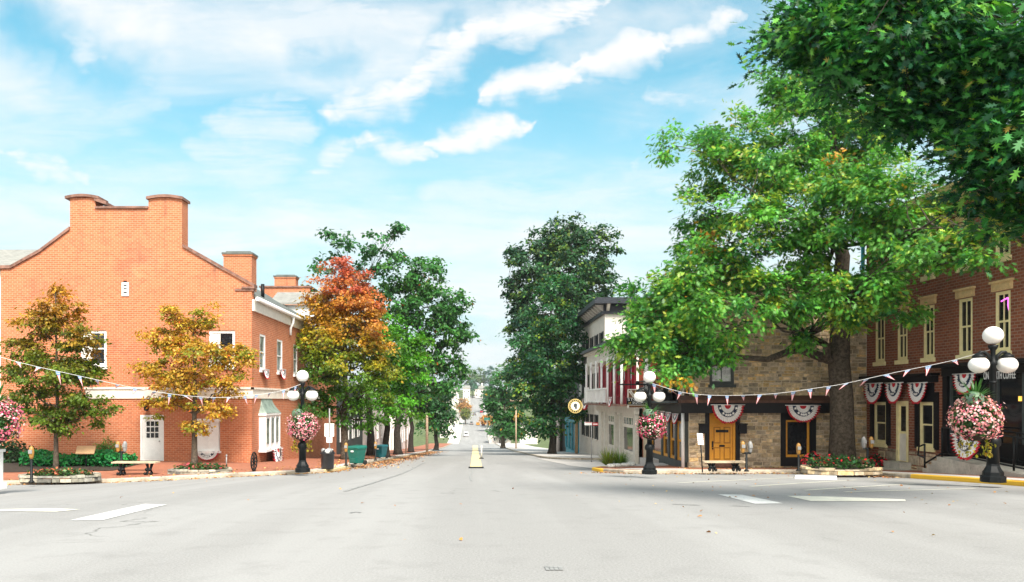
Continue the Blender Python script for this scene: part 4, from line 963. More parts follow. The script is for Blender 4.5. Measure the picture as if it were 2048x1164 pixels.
# ---------------------------------------------------------------- trees and plants
SHAPES = {'kite': [(0, 0), (.30, .42), (0, 1), (-.30, .42)],
          'oval': [(0, 0), (.27, .25), (.30, .55), (0, 1), (-.30, .55), (-.27, .25)],
          'oak': [(0, -.1), (.05, .22), (.26, .28), (.10, .42), (.40, .66), (.12, .64), (.30, 1.0), (.08, .86), (0, 1.25), (-.08, .86), (-.28, 1.02), (-.12, .64), (-.38, .70), (-.10, .42), (-.26, .26), (-.05, .22)],
          'blade': [(-.03, 0), (.03, 0), (.028, .55), (0, 1), (-.028, .55)],
          'petal': [(.5, 0), (.155, .475), (-.405, .294), (-.405, -.294), (.155, -.475)]}
def leaves(name, C, N, D, size, col, m, parent, shape='kite', fold=.18):
    """one mesh of many small leaves; C centres, N normals, D tip directions (world, shifted to the parent's origin)"""
    sh = np.array(SHAPES[shape]); k = len(sh); n = len(C)
    N = N/np.linalg.norm(N, axis=1, keepdims=True); D = D-N*(D*N).sum(1, keepdims=True); D /= np.linalg.norm(D, axis=1, keepdims=True)+1e-9
    Sd = np.cross(D, N)
    root = parent
    while root is not None and root.parent is not None: root = root.parent
    C = C-np.array(root.location) if root is not None else C
    V = C[:, None, :]+size[:, None, None]*(Sd[:, None, :]*sh[None, :, 0, None]+D[:, None, :]*(sh[None, :, 1, None]-.3)+N[:, None, :]*(np.abs(sh[:, 0])*fold*2)[None, :, None])
    me = bpy.data.meshes.new(name); me.vertices.add(n*k); me.vertices.foreach_set('co', V.ravel())
    me.loops.add(n*k); me.polygons.add(n)
    me.loops.foreach_set('vertex_index', np.arange(n*k)); me.polygons.foreach_set('loop_start', np.arange(n)*k); me.polygons.foreach_set('loop_total', np.full(n, k))
    me.update(calc_edges=True)
    at = me.color_attributes.new('col', 'FLOAT_COLOR', 'POINT'); cc = np.concatenate([col, np.ones((n, 1))], 1); at.data.foreach_set('color', np.repeat(cc, k, 0).ravel())
    me.materials.append(m)
    o = bpy.data.objects.new(name, me); COL.objects.link(o); o.parent = parent
    return o
def jit(rng, base, n, s=.25, hue=.12):
    c = np.tile(np.array(base, float), (n, 1)); c *= (1+rng.normal(0, s, (n, 1))).clip(.45, 1.8); c *= 1+rng.normal(0, hue, (n, 3)); return c.clip(.003, .9)
def unit(v): return v/(np.linalg.norm(v, axis=-1, keepdims=True)+1e-9)
def tree(name, label, group, base, tr, blobs, ncl, lpc, ls, colfn, seed, cr=.55, first=.25, shape='kite', bark='bark', leafm='leaf', flat=.55, lean=None, cat='tree', twig=.03, droop=.15, shell=.45, keep=None, top=None, up=1., radiate=False):
    """tapered trunk with limbs and twigs (one part) and a crown of separate leaves (one part). blobs: (px, py, rx px, ry px, distance[, depth m])"""
    rng = np.random.default_rng(seed); rd = random.Random(seed)
    t = thing(name, base, label, cat, group)
    el = []
    for bl in blobs:
        px, py, rx, ry, Y = bl[:5]; k = Y/F_PX
        el.append((np.array(P(px, py, Y)), np.array([rx*k, bl[5] if len(bl) > 5 and bl[5] else (rx+ry)/2*k, ry*k])))
    w = np.array([(e[1][0]*e[1][2])*max(e[1][1], .5)**.6*(bl[6] if len(bl) > 6 else 1) for e, bl in zip(el, blobs)]); w /= w.sum()
    CL = []; own = []
    for i, e in enumerate(el):
        n = max(3, int(round(ncl*w[i])))
        d = unit(rng.normal(size=(n, 3))); r = rng.uniform(shell, 1., (n, 1))**.8
        CL.append(e[0]+d*r*e[1]); own += [i]*n
    CL = np.concatenate(CL); own = np.array(own)
    if keep is not None: k = keep(CL); CL, own = CL[k], own[k]
    B = np.array(base); cz = max(e[0][2] for e in el) if top is None else top
    ctr = sum(e[0]*ww for e, ww in zip(el, w)); H_ = cz-B[2]
    mb = MB(); samp = []
    # trunk
    nseg = 9; tp = []; trd = []
    for i in range(nseg+1):
        f = i/nseg; p = B+np.array([(ctr[0]-B[0])*f**1.6*(.7 if lean is None else lean), (ctr[1]-B[1])*f**1.6*(.7 if lean is None else lean), H_*f]); p[:2] += rng.normal(0, tr*.22, 2)*(0 < i)
        tp.append(p); trd.append(tr*(1.45 if i == 0 else 1.0)*(1-f**(1.7 if tr > .4 else 1.)*.85)); 
    tp.insert(1, tp[0]+(tp[1]-tp[0])*.25); trd.insert(1, tr*1.12)
    mb.tube(tp, trd, 10)
    for i, p in enumerate(tp):
        if (p[2]-B[2])/H_ > first: samp.append((p, trd[i]))
    limbs = []
    for e in sorted(el, key=lambda e: np.linalg.norm(e[0][:2]-B[:2])):
        tgt = e[0]; hd = np.linalg.norm(tgt[:2]-B[:2]); zst = min(max(tgt[2]-.55*hd-.3*e[1][2], B[2]+H_*first), B[2]+H_*.92)
        j = min(range(len(tp)), key=lambda k: abs(tp[k][2]-zst)); s0 = tp[j]
        r0 = max(trd[j]*.5, tr*.12); pts = []; rr = []
        if hd > 2.2 and limbs:   # far masses are carried by the limbs already there
            cand = [(np.linalg.norm(tgt-q)+max(0, q[2]-tgt[2])*1.5, q, r_) for q, r_ in limbs if np.linalg.norm(q[:2]-B[:2]) < hd*.8 and r_ > tr*.1]
            if cand:
                dm, q, r_ = min(cand, key=lambda k: k[0])
                if dm < np.linalg.norm(tgt-s0): s0, r0 = q, r_*.8
        for i in range(7):
            f = i/6; q = s0*(1-f)+tgt*f; q = q+np.array([0, 0, .10*hd*math.sin(math.pi*f)])+rng.normal(0, .06*hd*.5+.02, 3)*(0 < i < 6)
            pts.append(q); rr.append(r0*(1-f*.82))
            if i > 1: samp.append((q, rr[-1])); limbs.append((q, rr[-1]))
        mb.tube(pts, rr, 7)
        for s in range(3):   # secondary limbs
            a = pts[rd.randint(2, 5)]; d = unit(rng.normal(size=3))*e[1]*.75; q = tgt+d; mid = (a+q)/2+rng.normal(0, .08, 3)*hd*.5; mid[2] += .05*hd
            mb.tube([a, mid, q], [r0*.38, r0*.26, r0*.10], 6); samp += [(mid, r0*.26), (q, r0*.1)]
    SP = np.array([s[0] for s in samp])
    for c in CL:
        d = SP-c; dd = (d**2).sum(1)+np.maximum(0, d[:, 2])**2*2; k = int(dd.argmin()); a = SP[k]
        mid = (a+c)/2+rng.normal(0, .07, 3)*math.sqrt(dd[k]); mb.tube([a, mid, c], [min(twig, samp[k][1]*.7), twig*.6, twig*.22], 4, caps=False)
    mb.v = [tuple(np.array(v)-B) for v in mb.v]
    mb.build('trunk', M[bark], t)
    # leaves
    n = len(CL)*lpc; ci = np.repeat(np.arange(len(CL)), lpc)
    crs = cr*rng.uniform(.65, 1.3, len(CL))[ci][:, None]
    q = rng.normal(size=(n, 3))*np.array([.55, .55, .55*flat]); off = q*crs
    C = CL[ci]+off; C[:, 2] -= droop*(off[:, 0]**2+off[:, 1]**2)/cr
    cen = np.array([e[0] for e in el])[own[ci]]; rad = np.array([e[1] for e in el])[own[ci]]
    outw = unit((C-cen)/rad)
    N = unit(np.array([0, 0, .75*up])+outw*.55+rng.normal(size=(n, 3))*.55); D = unit(outw*.6+off/cr*.5+rng.normal(size=(n, 3))*.5+np.array([0, 0, -.35]))
    if radiate:   # sprays: leaves fan out from the twig tip and hang
        tilt = rng.normal(size=(len(CL), 3))*.45; N = unit(np.array([0, -.25, .8])+tilt[ci]+rng.normal(size=(n, 3))*.38); D = unit(unit(off)*.9+np.array([0, 0, -.55])+tilt[ci]*.3+rng.normal(size=(n, 3))*.25)
    size = ls*rng.uniform(.6, 1.3, n)
    leaves('crown', C, N, D, size, colfn(C, rng, ci, len(CL)), M[leafm], t, shape, .10)
    return t
def green(base, alt=None, altp=.1, cvar=.22, lvar=.2):
    def f(C, rng, ci, ncl):
        n = len(C); c = jit(rng, base, n, lvar, .08)*(1+rng.normal(0, cvar, ncl)).clip(.5, 1.6)[ci][:, None]
        if alt is not None:
            for a, p in zip(alt, altp if hasattr(altp, '__len__') else [altp]*len(alt)):
                pc = (rng.random(ncl) < p)[ci]&(rng.random(n) < .6)|(rng.random(n) < p*.35); c[pc] = jit(rng, a, pc.sum(), lvar, .1)
        return c
    return f
# the big green tree in front of the stone building
tb = hit(1682, 930, KERB+.25); tb = Vector((P(1684, 0, 31.6).x, 31.6, Hf(14, 31.6)+KERB+.05))
BIG = [(1560, 330, 150, 120, 31, 0, .62), (1440, 300, 85, 100, 31.5, 0, .7), (1690, 270, 130, 120, 32, 0, .9), (1400, 440, 75, 80, 32, 0, .7), (1610, 470, 120, 90, 29.5), (1450, 520, 120, 75, 30.5), (1350, 600, 100, 70, 30.5, 0, 1.5), (1300, 685, 76, 56, 30, 0, 1.7), (1410, 685, 95, 55, 30, 0, 1.3),
       (1530, 600, 110, 55, 29.0), (1650, 595, 110, 60, 28.5), (1790, 440, 130, 100, 27.5), (1880, 510, 105, 46, 25.2, 1.4), (1770, 565, 95, 50, 27), (1950, 520, 45, 30, 24.2, 1.0), (1560, 190, 65, 60, 32), (1640, 130, 80, 75, 33), (1355, 755, 42, 30, 30), (1600, 680, 50, 20, 30), (1600, 60, 60, 60, 33), (1400, 620, 60, 40, 28.5), (1720, 380, 90, 80, 28.5), (1268, 640, 36, 30, 30, 0, 1.6), (1380, 560, 60, 60, 30, 0, 1.3), (1350, 740, 60, 24, 29.5, 0, 1.3), (1960, 470, 40, 26, 24.2), (1345, 290, 22, 30, 31), (1500, 420, 60, 50, 29), (1690, 640, 60, 36, 28.5), (1800, 625, 45, 24, 27), (1720, 620, 50, 30, 27.5)]
tree('broad_green_tree', 'huge leafy green tree with a thick dark trunk in front of the stone building', None, tb, .46, BIG, 650, 135, .185, green((.092, .285, .038), [(.30, .42, .05), (.040, .18, .04), (.50, .26, .03)], [.22, .20, .008], .28), 21, .46, .37, 'oak', 'bark', 'leaf', .62, twig=.03, shell=.14, top=P(0, 300, 31).z, lean=.12)
# the dark overhanging tree, its trunk outside the frame at the right
nb = Vector((16.2, 13.5, Hf(16, 13.5)+KERB))
NEAR = [(1640, 70, 95, 70, 12.5, .8), (1760, 110, 110, 90, 12, .9), (1880, 120, 110, 110, 11.5, .9), (2000, 130, 90, 130, 11, .9), (1975, 300, 85, 110, 11, .7), (1830, 215, 85, 45, 11.5, .6), (1690, 170, 75, 45, 12, .6), (2045, 420, 55, 60, 11, .6), (1590, 40, 50, 50, 13, .6), (1740, 10, 130, 60, 12.5, .9), (1920, 10, 140, 70, 12, .9), (1910, 230, 70, 80, 11.5, .6), (2060, 270, 60, 120, 10.5, .7), (1775, 230, 60, 24, 11.5, .5), (1990, 430, 60, 40, 11.5, .6), (2190, 200, 120, 150, 11.5, 1.), (2340, 60, 140, 150, 12, 1.2), (2330, 260, 110, 90, 12, 1.)]
tree('overhanging_tree', 'dark glossy leafed tree whose branches hang over the upper right corner', None, nb, .42, NEAR, 560, 78, .145, green((.024, .125, .022), [(.10, .29, .035), (.006, .05, .02), (.36, .36, .06)], [.18, .32, .015]), 5, .42, .35, 'oak', 'bark_d', 'leaf_dark', .6, twig=.018, shell=.05, top=CZ+6.5, up=1., radiate=True)
# low twig with bright leaves hanging at the right edge is a branch of the same tree
# two small autumn trees before the gabled hall
def autumn(C, rng, ci, ncl):
    n = len(C); z = C[:, 2]; f = smooth(2.2, 6.8, z+rng.normal(0, .7, ncl)[ci]+rng.normal(0, .4, n))
    lo = np.array([.09, .15, .012]); hi = np.array([.45, .22, .022]); c = lo*(1-f[:, None])+hi*f[:, None]
    return (c*(1+rng.normal(0, .25, (n, 1))).clip(.4, 1.7)*(1+rng.normal(0, .18, ncl)).clip(.5, 1.5)[ci][:, None]).clip(.004, .9)
def golden(C, rng, ci, ncl):
    n = len(C); c = jit(rng, (.47, .30, .035), n, .25, .08); pc = (rng.random(ncl) < .26)[ci]; c[pc] = jit(rng, (.22, .23, .02), pc.sum(), .25, .08); pc = rng.random(n) < .06; c[pc] = jit(rng, (.45, .12, .02), pc.sum(), .2, .1); return c
b1 = hit(112, 938); k1 = b1.y
tree('small_maple', 'young orange tipped tree with dark green lower leaves at the left edge', 'young street trees before the gabled hall', b1, .10,
     [(115, 625, 48, 55, k1), (75, 650, 40, 40, k1), (150, 680, 55, 40, k1-.4), (60, 700, 50, 36, k1), (110, 740, 85, 45, k1-.5), (165, 740, 50, 34, k1), (60, 790, 50, 36, k1), (175, 800, 55, 32, k1-.4), (110, 835, 75, 32, k1), (200, 830, 30, 22, k1), (40, 735, 34, 28, k1), (118, 580, 14, 24, k1)],
     240, 80, .15, autumn, 31, .34, .25, 'kite', 'bark', 'leaf', .45, twig=.014, shell=.2)
b2 = hit(389, 930); k2 = b2.y
tree('small_maple', 'young golden yellow tree right of the white nine pane door', 'young street trees before the gabled hall', b2, .13,
     [(365, 650, 40, 45, k2), (410, 640, 30, 42, k2), (320, 680, 52, 40, k2), (400, 700, 60, 40, k2-.4), (460, 710, 48, 38, k2), (300, 735, 44, 28, k2), (370, 760, 70, 40, k2-.4), (460, 770, 48, 30, k2), (340, 810, 50, 26, k2), (430, 820, 50, 28, k2), (395, 850, 40, 20, k2), (495, 715, 26, 22, k2), (345, 625, 18, 26, k2)],
     215, 78, .14, golden, 32, .34, .28, 'kite', 'bark', 'leaf', .45, twig=.014, shell=.2)
def redmaple(C, rng, ci, ncl):
    n = len(C); z = C[:, 2]+.28*(C[:, 0]+6.9)*0+rng.normal(0, .55, ncl)[ci]+rng.normal(0, .3, n); side = (C[:, 0]+7.0)*.35
    K = np.array([[-1, .035, .13, .012], [2.2, .06, .17, .012], [3.8, .19, .23, .012], [5.3, .43, .27, .02], [6.9, .49, .20, .035], [8.8, .47, .11, .06]]); zz_ = z+side
    c = np.stack([np.interp(zz_, K[:, 0], K[:, k]) for k in (1, 2, 3)], 1)
    g_ = (rng.random(ncl) < .22)[ci]&(z < 5); c[g_] = c[g_]*.35+np.array([.06, .13, .012])*.65
    return (c*(1+rng.normal(0, .22, (n, 1))).clip(.4, 1.7)*(1+rng.normal(0, .15, ncl)).clip(.5, 1.5)[ci][:, None]).clip(.004, .9)
b3 = hit(690, 919); k3 = b3.y
tree('red_maple', 'maple turning red and orange at the top, beside the corner lamp on the left', None, b3, .22,
     [(680, 550, 48, 45, k3), (700, 585, 64, 50, k3), (730, 620, 50, 40, k3), (655, 600, 50, 50, k3), (640, 660, 50, 60, k3), (720, 650, 65, 60, k3-.5), (770, 715, 36, 42, k3), (690, 730, 80, 55, k3-.7), (640, 745, 48, 50, k3), (745, 780, 50, 42, k3-.3), (680, 810, 70, 36, k3-.5), (720, 840, 45, 24, k3), (630, 600, 22, 44, k3), (775, 750, 30, 28, k3), (670, 690, 70, 60, k3), (740, 700, 50, 50, k3), (620, 680, 30, 50, k3), (640, 800, 40, 36, k3), (770, 800, 26, 24, k3)],
     360, 95, .185, redmaple, 33, .44, .2, 'kite', 'bark', 'leaf', .5, twig=.02, shell=.3)
# street trees further down the left side
def at(px, Y, py=None): x = P(px, 800, Y).x; return Vector((x, Y, Hf(x, Y)+KERB))
G1, G2, G3 = (.045, .165, .035), (.07, .25, .014), (.035, .13, .038)
tree('street_tree', 'bright mid green tree directly behind the red maple', 'green street trees on the left pavement', at(772, 54), .24, [(770, 650, 36, 36, 54), (800, 690, 52, 42, 53), (830, 740, 40, 40, 53), (780, 750, 60, 46, 54), (840, 700, 28, 30, 54), (800, 810, 55, 40, 53.5), (760, 690, 40, 60, 55)], 120, 80, .25, green(G2, [(.10, .24, .015)], [.25]), 41, .55, .2, 'kite', 'bark_d', twig=.03)
tree('street_tree', 'tall dark leafed tree rising above the red maple with thin top twigs', 'green street trees on the left pavement', at(742, 60), .30, [(690, 490, 40, 26, 60, 1.4), (655, 470, 24, 14, 60, .8), (770, 470, 40, 22, 60, 1.2), (735, 500, 60, 20, 60, 1.5), (640, 530, 30, 26, 60, 1), (800, 455, 14, 12, 60, .6), (620, 580, 24, 30, 60, 1), (720, 580, 60, 60, 61), (680, 640, 60, 60, 61)], 85, 42, .30, green(G3, None), 42, .5, .3, 'oval', 'bark_d', twig=.03, shell=.1, top=P(0, 560, 60).z)
tree('street_tree', 'broad green tree leaning over the street with scattered orange leaves', 'green street trees on the left pavement', at(796, 66), .30, [(800, 545, 55, 40, 66), (850, 560, 45, 45, 66), (790, 600, 50, 50, 66), (860, 620, 60, 50, 65), (905, 610, 34, 26, 65), (925, 600, 16, 16, 65), (890, 670, 50, 40, 65), (920, 660, 26, 20, 65), (850, 700, 55, 50, 65), (900, 725, 38, 26, 65), (870, 530, 14, 16, 66), (880, 765, 50, 30, 66), (810, 680, 40, 60, 66)], 210, 75, .30, green(G1, [(.42, .13, .02), (.07, .19, .03)], [.025, .2]), 43, .62, .25, 'oval', 'bark_d', twig=.035)
tree('street_tree', 'low dark green tree behind the utility pole on the left', 'green street trees on the left pavement', at(872, 105), .3, [(880, 795, 32, 30, 105), (865, 830, 34, 34, 105), (893, 840, 18, 34, 105), (850, 800, 26, 40, 106)], 75, 60, .42, green((.03, .12, .03), [(.10, .2, .02), (.4, .15, .03)], [.15, .03]), 44, .8, .15, 'oval', 'bark_d', twig=.04)
tree('street_tree', 'shaded green tree between the bins and the utility pole', 'green street trees on the left pavement', at(822, 84), .3, [(815, 760, 40, 40, 84), (835, 800, 36, 30, 84), (805, 800, 30, 30, 85)], 70, 60, .36, green((.03, .11, .03)), 45, .7, .25, 'oval', 'bark_d', twig=.04)
# right side
RD = (.032, .100, .036)
tree('street_tree', 'very tall dark green tree, its rounded top highest on the right of the street', 'dark street trees on the right pavement', at(1118, 92), .5, [(1140, 470, 50, 44, 92), (1070, 520, 55, 50, 92), (1130, 540, 80, 60, 91), (1195, 500, 44, 46, 92), (1040, 580, 42, 50, 92), (1195, 560, 42, 50, 93), (1100, 620, 90, 60, 91), (1050, 660, 44, 50, 92), (1170, 640, 50, 60, 93), (1090, 720, 75, 60, 91), (1045, 740, 36, 46, 92), (1120, 480, 60, 40, 93), (1160, 590, 60, 50, 92)], 470, 85, .40, green(RD, [(.11, .19, .03), (.016, .065, .036)], [.2, .22]), 51, .85, .2, 'oval', twig=.05, shell=.4)
tree('street_tree', 'dark green maple with yellow tinged tips in front of the tallest right hand tree', 'dark street trees on the right pavement', at(1104, 72), .32, [(1112, 580, 38, 36, 72), (1100, 630, 55, 45, 71.5), (1130, 680, 55, 50, 71), (1070, 690, 50, 50, 72), (1110, 740, 70, 55, 71), (1060, 780, 50, 50, 72), (1120, 800, 60, 45, 71.5), (1165, 730, 26, 40, 72), (1085, 840, 50, 36, 72), (1030, 740, 22, 30, 72), (1150, 820, 30, 24, 72)], 260, 80, .30, green((.028, .12, .034), [(.15, .22, .022), (.016, .075, .036)], [.12, .22]), 52, .62, .2, 'kite', 'bark_d', twig=.035, shell=.4)
tree('street_tree', 'lower lighter green tree at the far right kerb by a thin pole', 'dark street trees on the right pavement', at(1006, 125), .35, [(1005, 770, 24, 30, 125), (995, 810, 26, 34, 125), (1020, 810, 26, 40, 125), (1010, 845, 36, 26, 125), (1040, 850, 30, 26, 126), (985, 795, 14, 20, 125)], 110, 60, .48, green((.04, .14, .035), [(.32, .22, .03)], [.06]), 53, .95, .15, 'oval', twig=.05)
# far hillside: trees and houses beyond the dip
FARC = [(905, 745, 26, 26, 560, (.04, .12, .07)), (935, 752, 20, 16, 620, (.09, .17, .05)), (958, 752, 16, 18, 640, (.11, .18, .06)), (980, 752, 16, 20, 640, (.04, .12, .09)), (1003, 748, 26, 24, 600, (.09, .18, .06)), (1030, 745, 30, 30, 600, (.06, .15, .07)), (880, 770, 20, 26, 520, (.04, .13, .06)), (928, 808, 13, 15, 430, (.42, .22, .06)), (931, 826, 6, 9, 400, (.16, .19, .03)), (978, 790, 12, 22, 470, (.05, .15, .06)), (985, 830, 14, 20, 380, (.05, .14, .05)), (974, 838, 8, 6, 360, (.45, .22, .05)), (905, 830, 14, 26, 400, (.05, .14, .05)), (890, 820, 14, 26, 390, (.04, .12, .05)), (1000, 860, 30, 16, 300, (.05, .13, .05)), (945, 770, 10, 10, 600, (.05, .14, .08))]
LAB = ['dark tree', 'pale green tree', 'light green tree top', 'blue green tree', 'soft green tree', 'round green tree', 'shaded tree', 'orange tree', 'small olive tree', 'narrow tree', 'bushy tree', 'small orange crown', 'slim dark tree', 'dim tree', 'low broad tree', 'small dark tree']
WHERE = ['on the far hilltop left of the road', 'on the skyline above the left of the far road', 'on the skyline behind the pale hilltop house', 'on the skyline right of the hilltop house', 'on the skyline right of the far road', 'behind the right hand street trees on the hill', 'behind the leaning left tree', 'left of the far road halfway up the hill', 'just below the far orange tree', 'beside the far road on its right', 'at the right of the climbing road', 'by the green street sign beyond the dip', 'left of the far road below the pale houses', 'just behind the utility pole beyond the dip', 'beyond the crest by the right kerb', 'left of the pale hilltop house']
for i, (px, py, rx, ry, Y, c) in enumerate(FARC):
    x = P(px, py, Y).x
    tree('hill_tree', LAB[i]+' '+WHERE[i], 'trees on the far hillside', Vector((x, Y, Hf(x, Y)-.2)), .35, [(px, py, rx, ry, Y), (px+rx*.3, py+ry*.4, rx*.8, ry*.6, Y), (px-rx*.35, py+ry*.35, rx*.7, ry*.6, Y)], 40, 45, 1.1 if Y > 450 else .8, green(c), 60+i, 1.6, .2, 'oval', twig=.08)
# ---------------------------------------------------------------- street furniture
def lamp_post(loc, label, sc=1.0):
    t = thing('street_lamp', loc, label, 'street lamp', 'three globe street lamps with flower baskets')
    m = MB(); m.lathe((0, 0, 0), [(.29, 0), (.29, .14), (.24, .17), (.24, .25), (.20, .30), (.17, .36), (.15, .40), (.145, .46)], 8, 0, False)
    m.lathe((0, 0, 0), [(.14, .461), (.13, .88), (.17, .92), (.18, 1.0), (.17, 1.08), (.11, 1.14)], 12)
    m.lathe((0, 0, 0), [(.10, 1.141), (.085, 1.7), (.07, 2.9), (.095, 2.93), (.095, 3.0), (.06, 3.05), (.055, 3.28), (.10, 3.34), (.12, 3.42)], 12)
    for k in range(8):
        a = k*math.pi/4; m.tube([(.115*math.cos(a), .115*math.sin(a), .47), (.108*math.cos(a), .108*math.sin(a), .84)], .012, 4)
    for z in (1.6, 2.45): m.lathe((0, 0, z), [(.075, 0), (.092, .02), (.092, .05), (.075, .07)], 12)
    m.build('post', M['iron'], t)
    for s in (-1, 1):
        a = MB(); pts = [(s*(.05+.29*math.sin(q)), 0, 2.98+.24*math.sin(2*q)*.55+.10*(1-math.cos(q))) for q in [i*math.pi/2/8 for i in range(9)]]
        pts = [(s*.05, 0, 3.0), (s*.12, 0, 3.16), (s*.22, 0, 3.24), (s*.31, 0, 3.24), (s*.355, 0, 3.19)]
        a.tube(pts, [.05, .045, .042, .04, .04], 8); a.lathe((s*.355, 0, 3.10), [(.155, .0), (.15, .05), (.09, .09), (.05, .13)], 12); a.build('arm', M['iron'], t)
        g_ = MB(); g_.ball((s*.355, 0, 2.925), .238, 20, 0, .88); g_.build('globe', M['globe'], t)
    g_ = MB(); g_.ball((0, 0, 3.66), .235, 20, 0, .96); g_.build('globe', M['globe'], t)
    t.scale = (sc,)*3
    return t
def basket(loc, r, label, seed, tint, spikes=True, n=1500, trail=True, rx=1.0):
    rng = np.random.default_rng(seed)
    t = thing('flower_basket', loc, label, 'flower basket', 'pink flower baskets on the street lamps')
    L = np.array(loc)
    m = MB(); m.lathe((0, 0, -r*.95), [(.10, 0), (r*.42, r*.12), (r*.55, r*.45), (r*.56, r*.55)], 14); m.build('pot', M['soil'], t)
    def shellpts(k, lo, hi, zlo=-.85):
        d = unit(rng.normal(size=(k*2, 3))); d = d[d[:, 2] > zlo][:k]; rad = rng.uniform(lo, hi, (len(d), 1)); bump = 1+.17*np.sin(d[:, :1]*7+seed)*np.cos(d[:, 1:2]*7)*np.cos(d[:, 2:]*6)
        return d, d*rad*r*bump*np.array([rx, 1, .98])
    d, q = shellpts(1500, .55, .97)
    leaves('foliage', L+q, unit(d+rng.normal(size=d.shape)*.5), rng.normal(size=d.shape), rng.uniform(.05, .10, len(d)), jit(rng, (.03, .10, .02), len(d), .35), M['leaf'], t, 'oval')
    d, q = shellpts(n, .84, 1.10, -.86)
    kp = np.sin(d[:, 0]*6+seed)*np.sin(d[:, 2]*5+seed*2)*np.cos(d[:, 1]*5) > -.42+rng.normal(0, .15, len(d)); d, q = d[kp], q[kp]
    k = len(d); col = jit(rng, tint, k, .25, .05); w = rng.random(k) < .36; col[w] = jit(rng, (.82, .58, .56), w.sum(), .1, .04); w = rng.random(k) < .10; col[w] = jit(rng, (.52, .05, .14), w.sum(), .2, .05)
    leaves('blossoms', L+q, unit(d+rng.normal(size=d.shape)*.35), rng.normal(size=d.shape), rng.uniform(.035, .07, k)*(r/.56)**.3, col, M['petal'], t, 'petal', .12)
    if spikes:
        m = 34; a = rng.uniform(0, 2*math.pi, m); e = rng.uniform(.35, 1.35, m); D = np.stack([np.cos(a)*np.cos(e), np.sin(a)*np.cos(e), np.sin(e)], 1); ln = rng.uniform(1.0, 1.6, m)*r
        mb = MB()
        for D_, l_ in zip(D, ln):
            s = np.cross(D_, (0, 0, 1)); s /= np.linalg.norm(s)+1e-6; b0 = np.array([0, 0, r*.75]); pts = []
            for i in range(5): f = i/4; pts.append(b0+D_*l_*f+np.array([0, 0, -.28*l_*f*f]))
            cc = jit(rng, (.05, .16, .035), 1)[0]
            for i in range(4):
                w0 = .026*(1-(i/4)**2)+.003; w1 = .026*(1-((i+1)/4)**2)+.003
                mb.quad([pts[i]-s*w0, pts[i]+s*w0, pts[i+1]+s*w1, pts[i+1]-s*w1], 0, tuple(cc))
        mb.build('spike_leaves', M['leaf'], t)
        d = unit(rng.normal(size=(160, 3))); q = d*np.array([.24, .24, .20])*r*1.6+np.array([-.25*r, -.3*r, r*.85]); leaves('dusty_foliage', L+q, d, rng.normal(size=d.shape), rng.uniform(.06, .12, 160), jit(rng, (.16, .26, .17), 160, .2), M['leaf'], t, 'oval')
    if trail:
        k = 150; a = rng.uniform(0, 2*math.pi, k); q = np.stack([np.cos(a)*r*.55+rng.normal(0, .05, k), np.sin(a)*r*.55, -r*rng.uniform(.85, 1.65, k)], 1)
        q = q[(np.abs(np.cos(a)) > .55)]; k = len(q)
        leaves('trailing_vine', L+q, rng.normal(size=(k, 3)), np.tile([0, 0, -1.], (k, 1))+rng.normal(size=(k, 3))*.3, rng.uniform(.06, .12, k), jit(rng, (.28, .24, .02), k, .3), M['leaf'], t, 'oval')
    return t
PINK = (.76, .25, .32)
LL = hit(605, 944); LC = hit(1299, 948); LR = hit(1986, 964)
lamp_post(LL, 'black three globe street lamp on the corner before the gabled brick hall', (943-738)*LL.y/F_PX/3.91)
lamp_post(LC, 'black three globe street lamp on the corner before the stone shopfront', (947-740)*LC.y/F_PX/3.91)
lamp_post(LR, 'black three globe street lamp by the yellow kerb at the right edge', (963-650)*LR.y/F_PX/3.91)
q = P(605, 853, LL.y-.05); basket(q, 30*LL.y/F_PX, 'globe of pink petunias on the lamp at the gabled hall corner', 1, PINK)
q = P(1303, 852, LC.y-.05); basket(q, 29*LC.y/F_PX, 'globe of magenta and white flowers on the lamp by the stone shopfront', 2, (.62, .08, .18), True, 1050, False)
q = P(1950, 838, LR.y-.1); basket(q, 46*LR.y/F_PX, 'large globe of pink and white begonias on the lamp by the coffee shop', 3, (.78, .30, .33), True, 1700, True)
# lamp just outside the frame at the left, its basket reaching in
LX = Vector((P(-16, 0, 20.5).x, 20.5, 0)); LX.z = Hf(LX.x, LX.y)+KERB
q = P(-6, 842, 20.4); basket(q, 46*20.4/F_PX, 'globe of pink flowers cut off by the left edge', 4, (.72, .16, .26), True, 1600, False)
t = thing('flower_pedestal', LX, 'white square pedestal under the flowers at the left edge', 'pedestal')
m = MB(); m.box(-.24, .24, -.24, .24, 0, .16); m.box(-.18, .18, -.18, .18, .16, .95); m.box(-.22, .22, -.22, .22, .951, 1.02); m.tube([(0, 0, 1.02), (0, 0, 1.35)], .06, 8); m.build('column', M['white'], t)
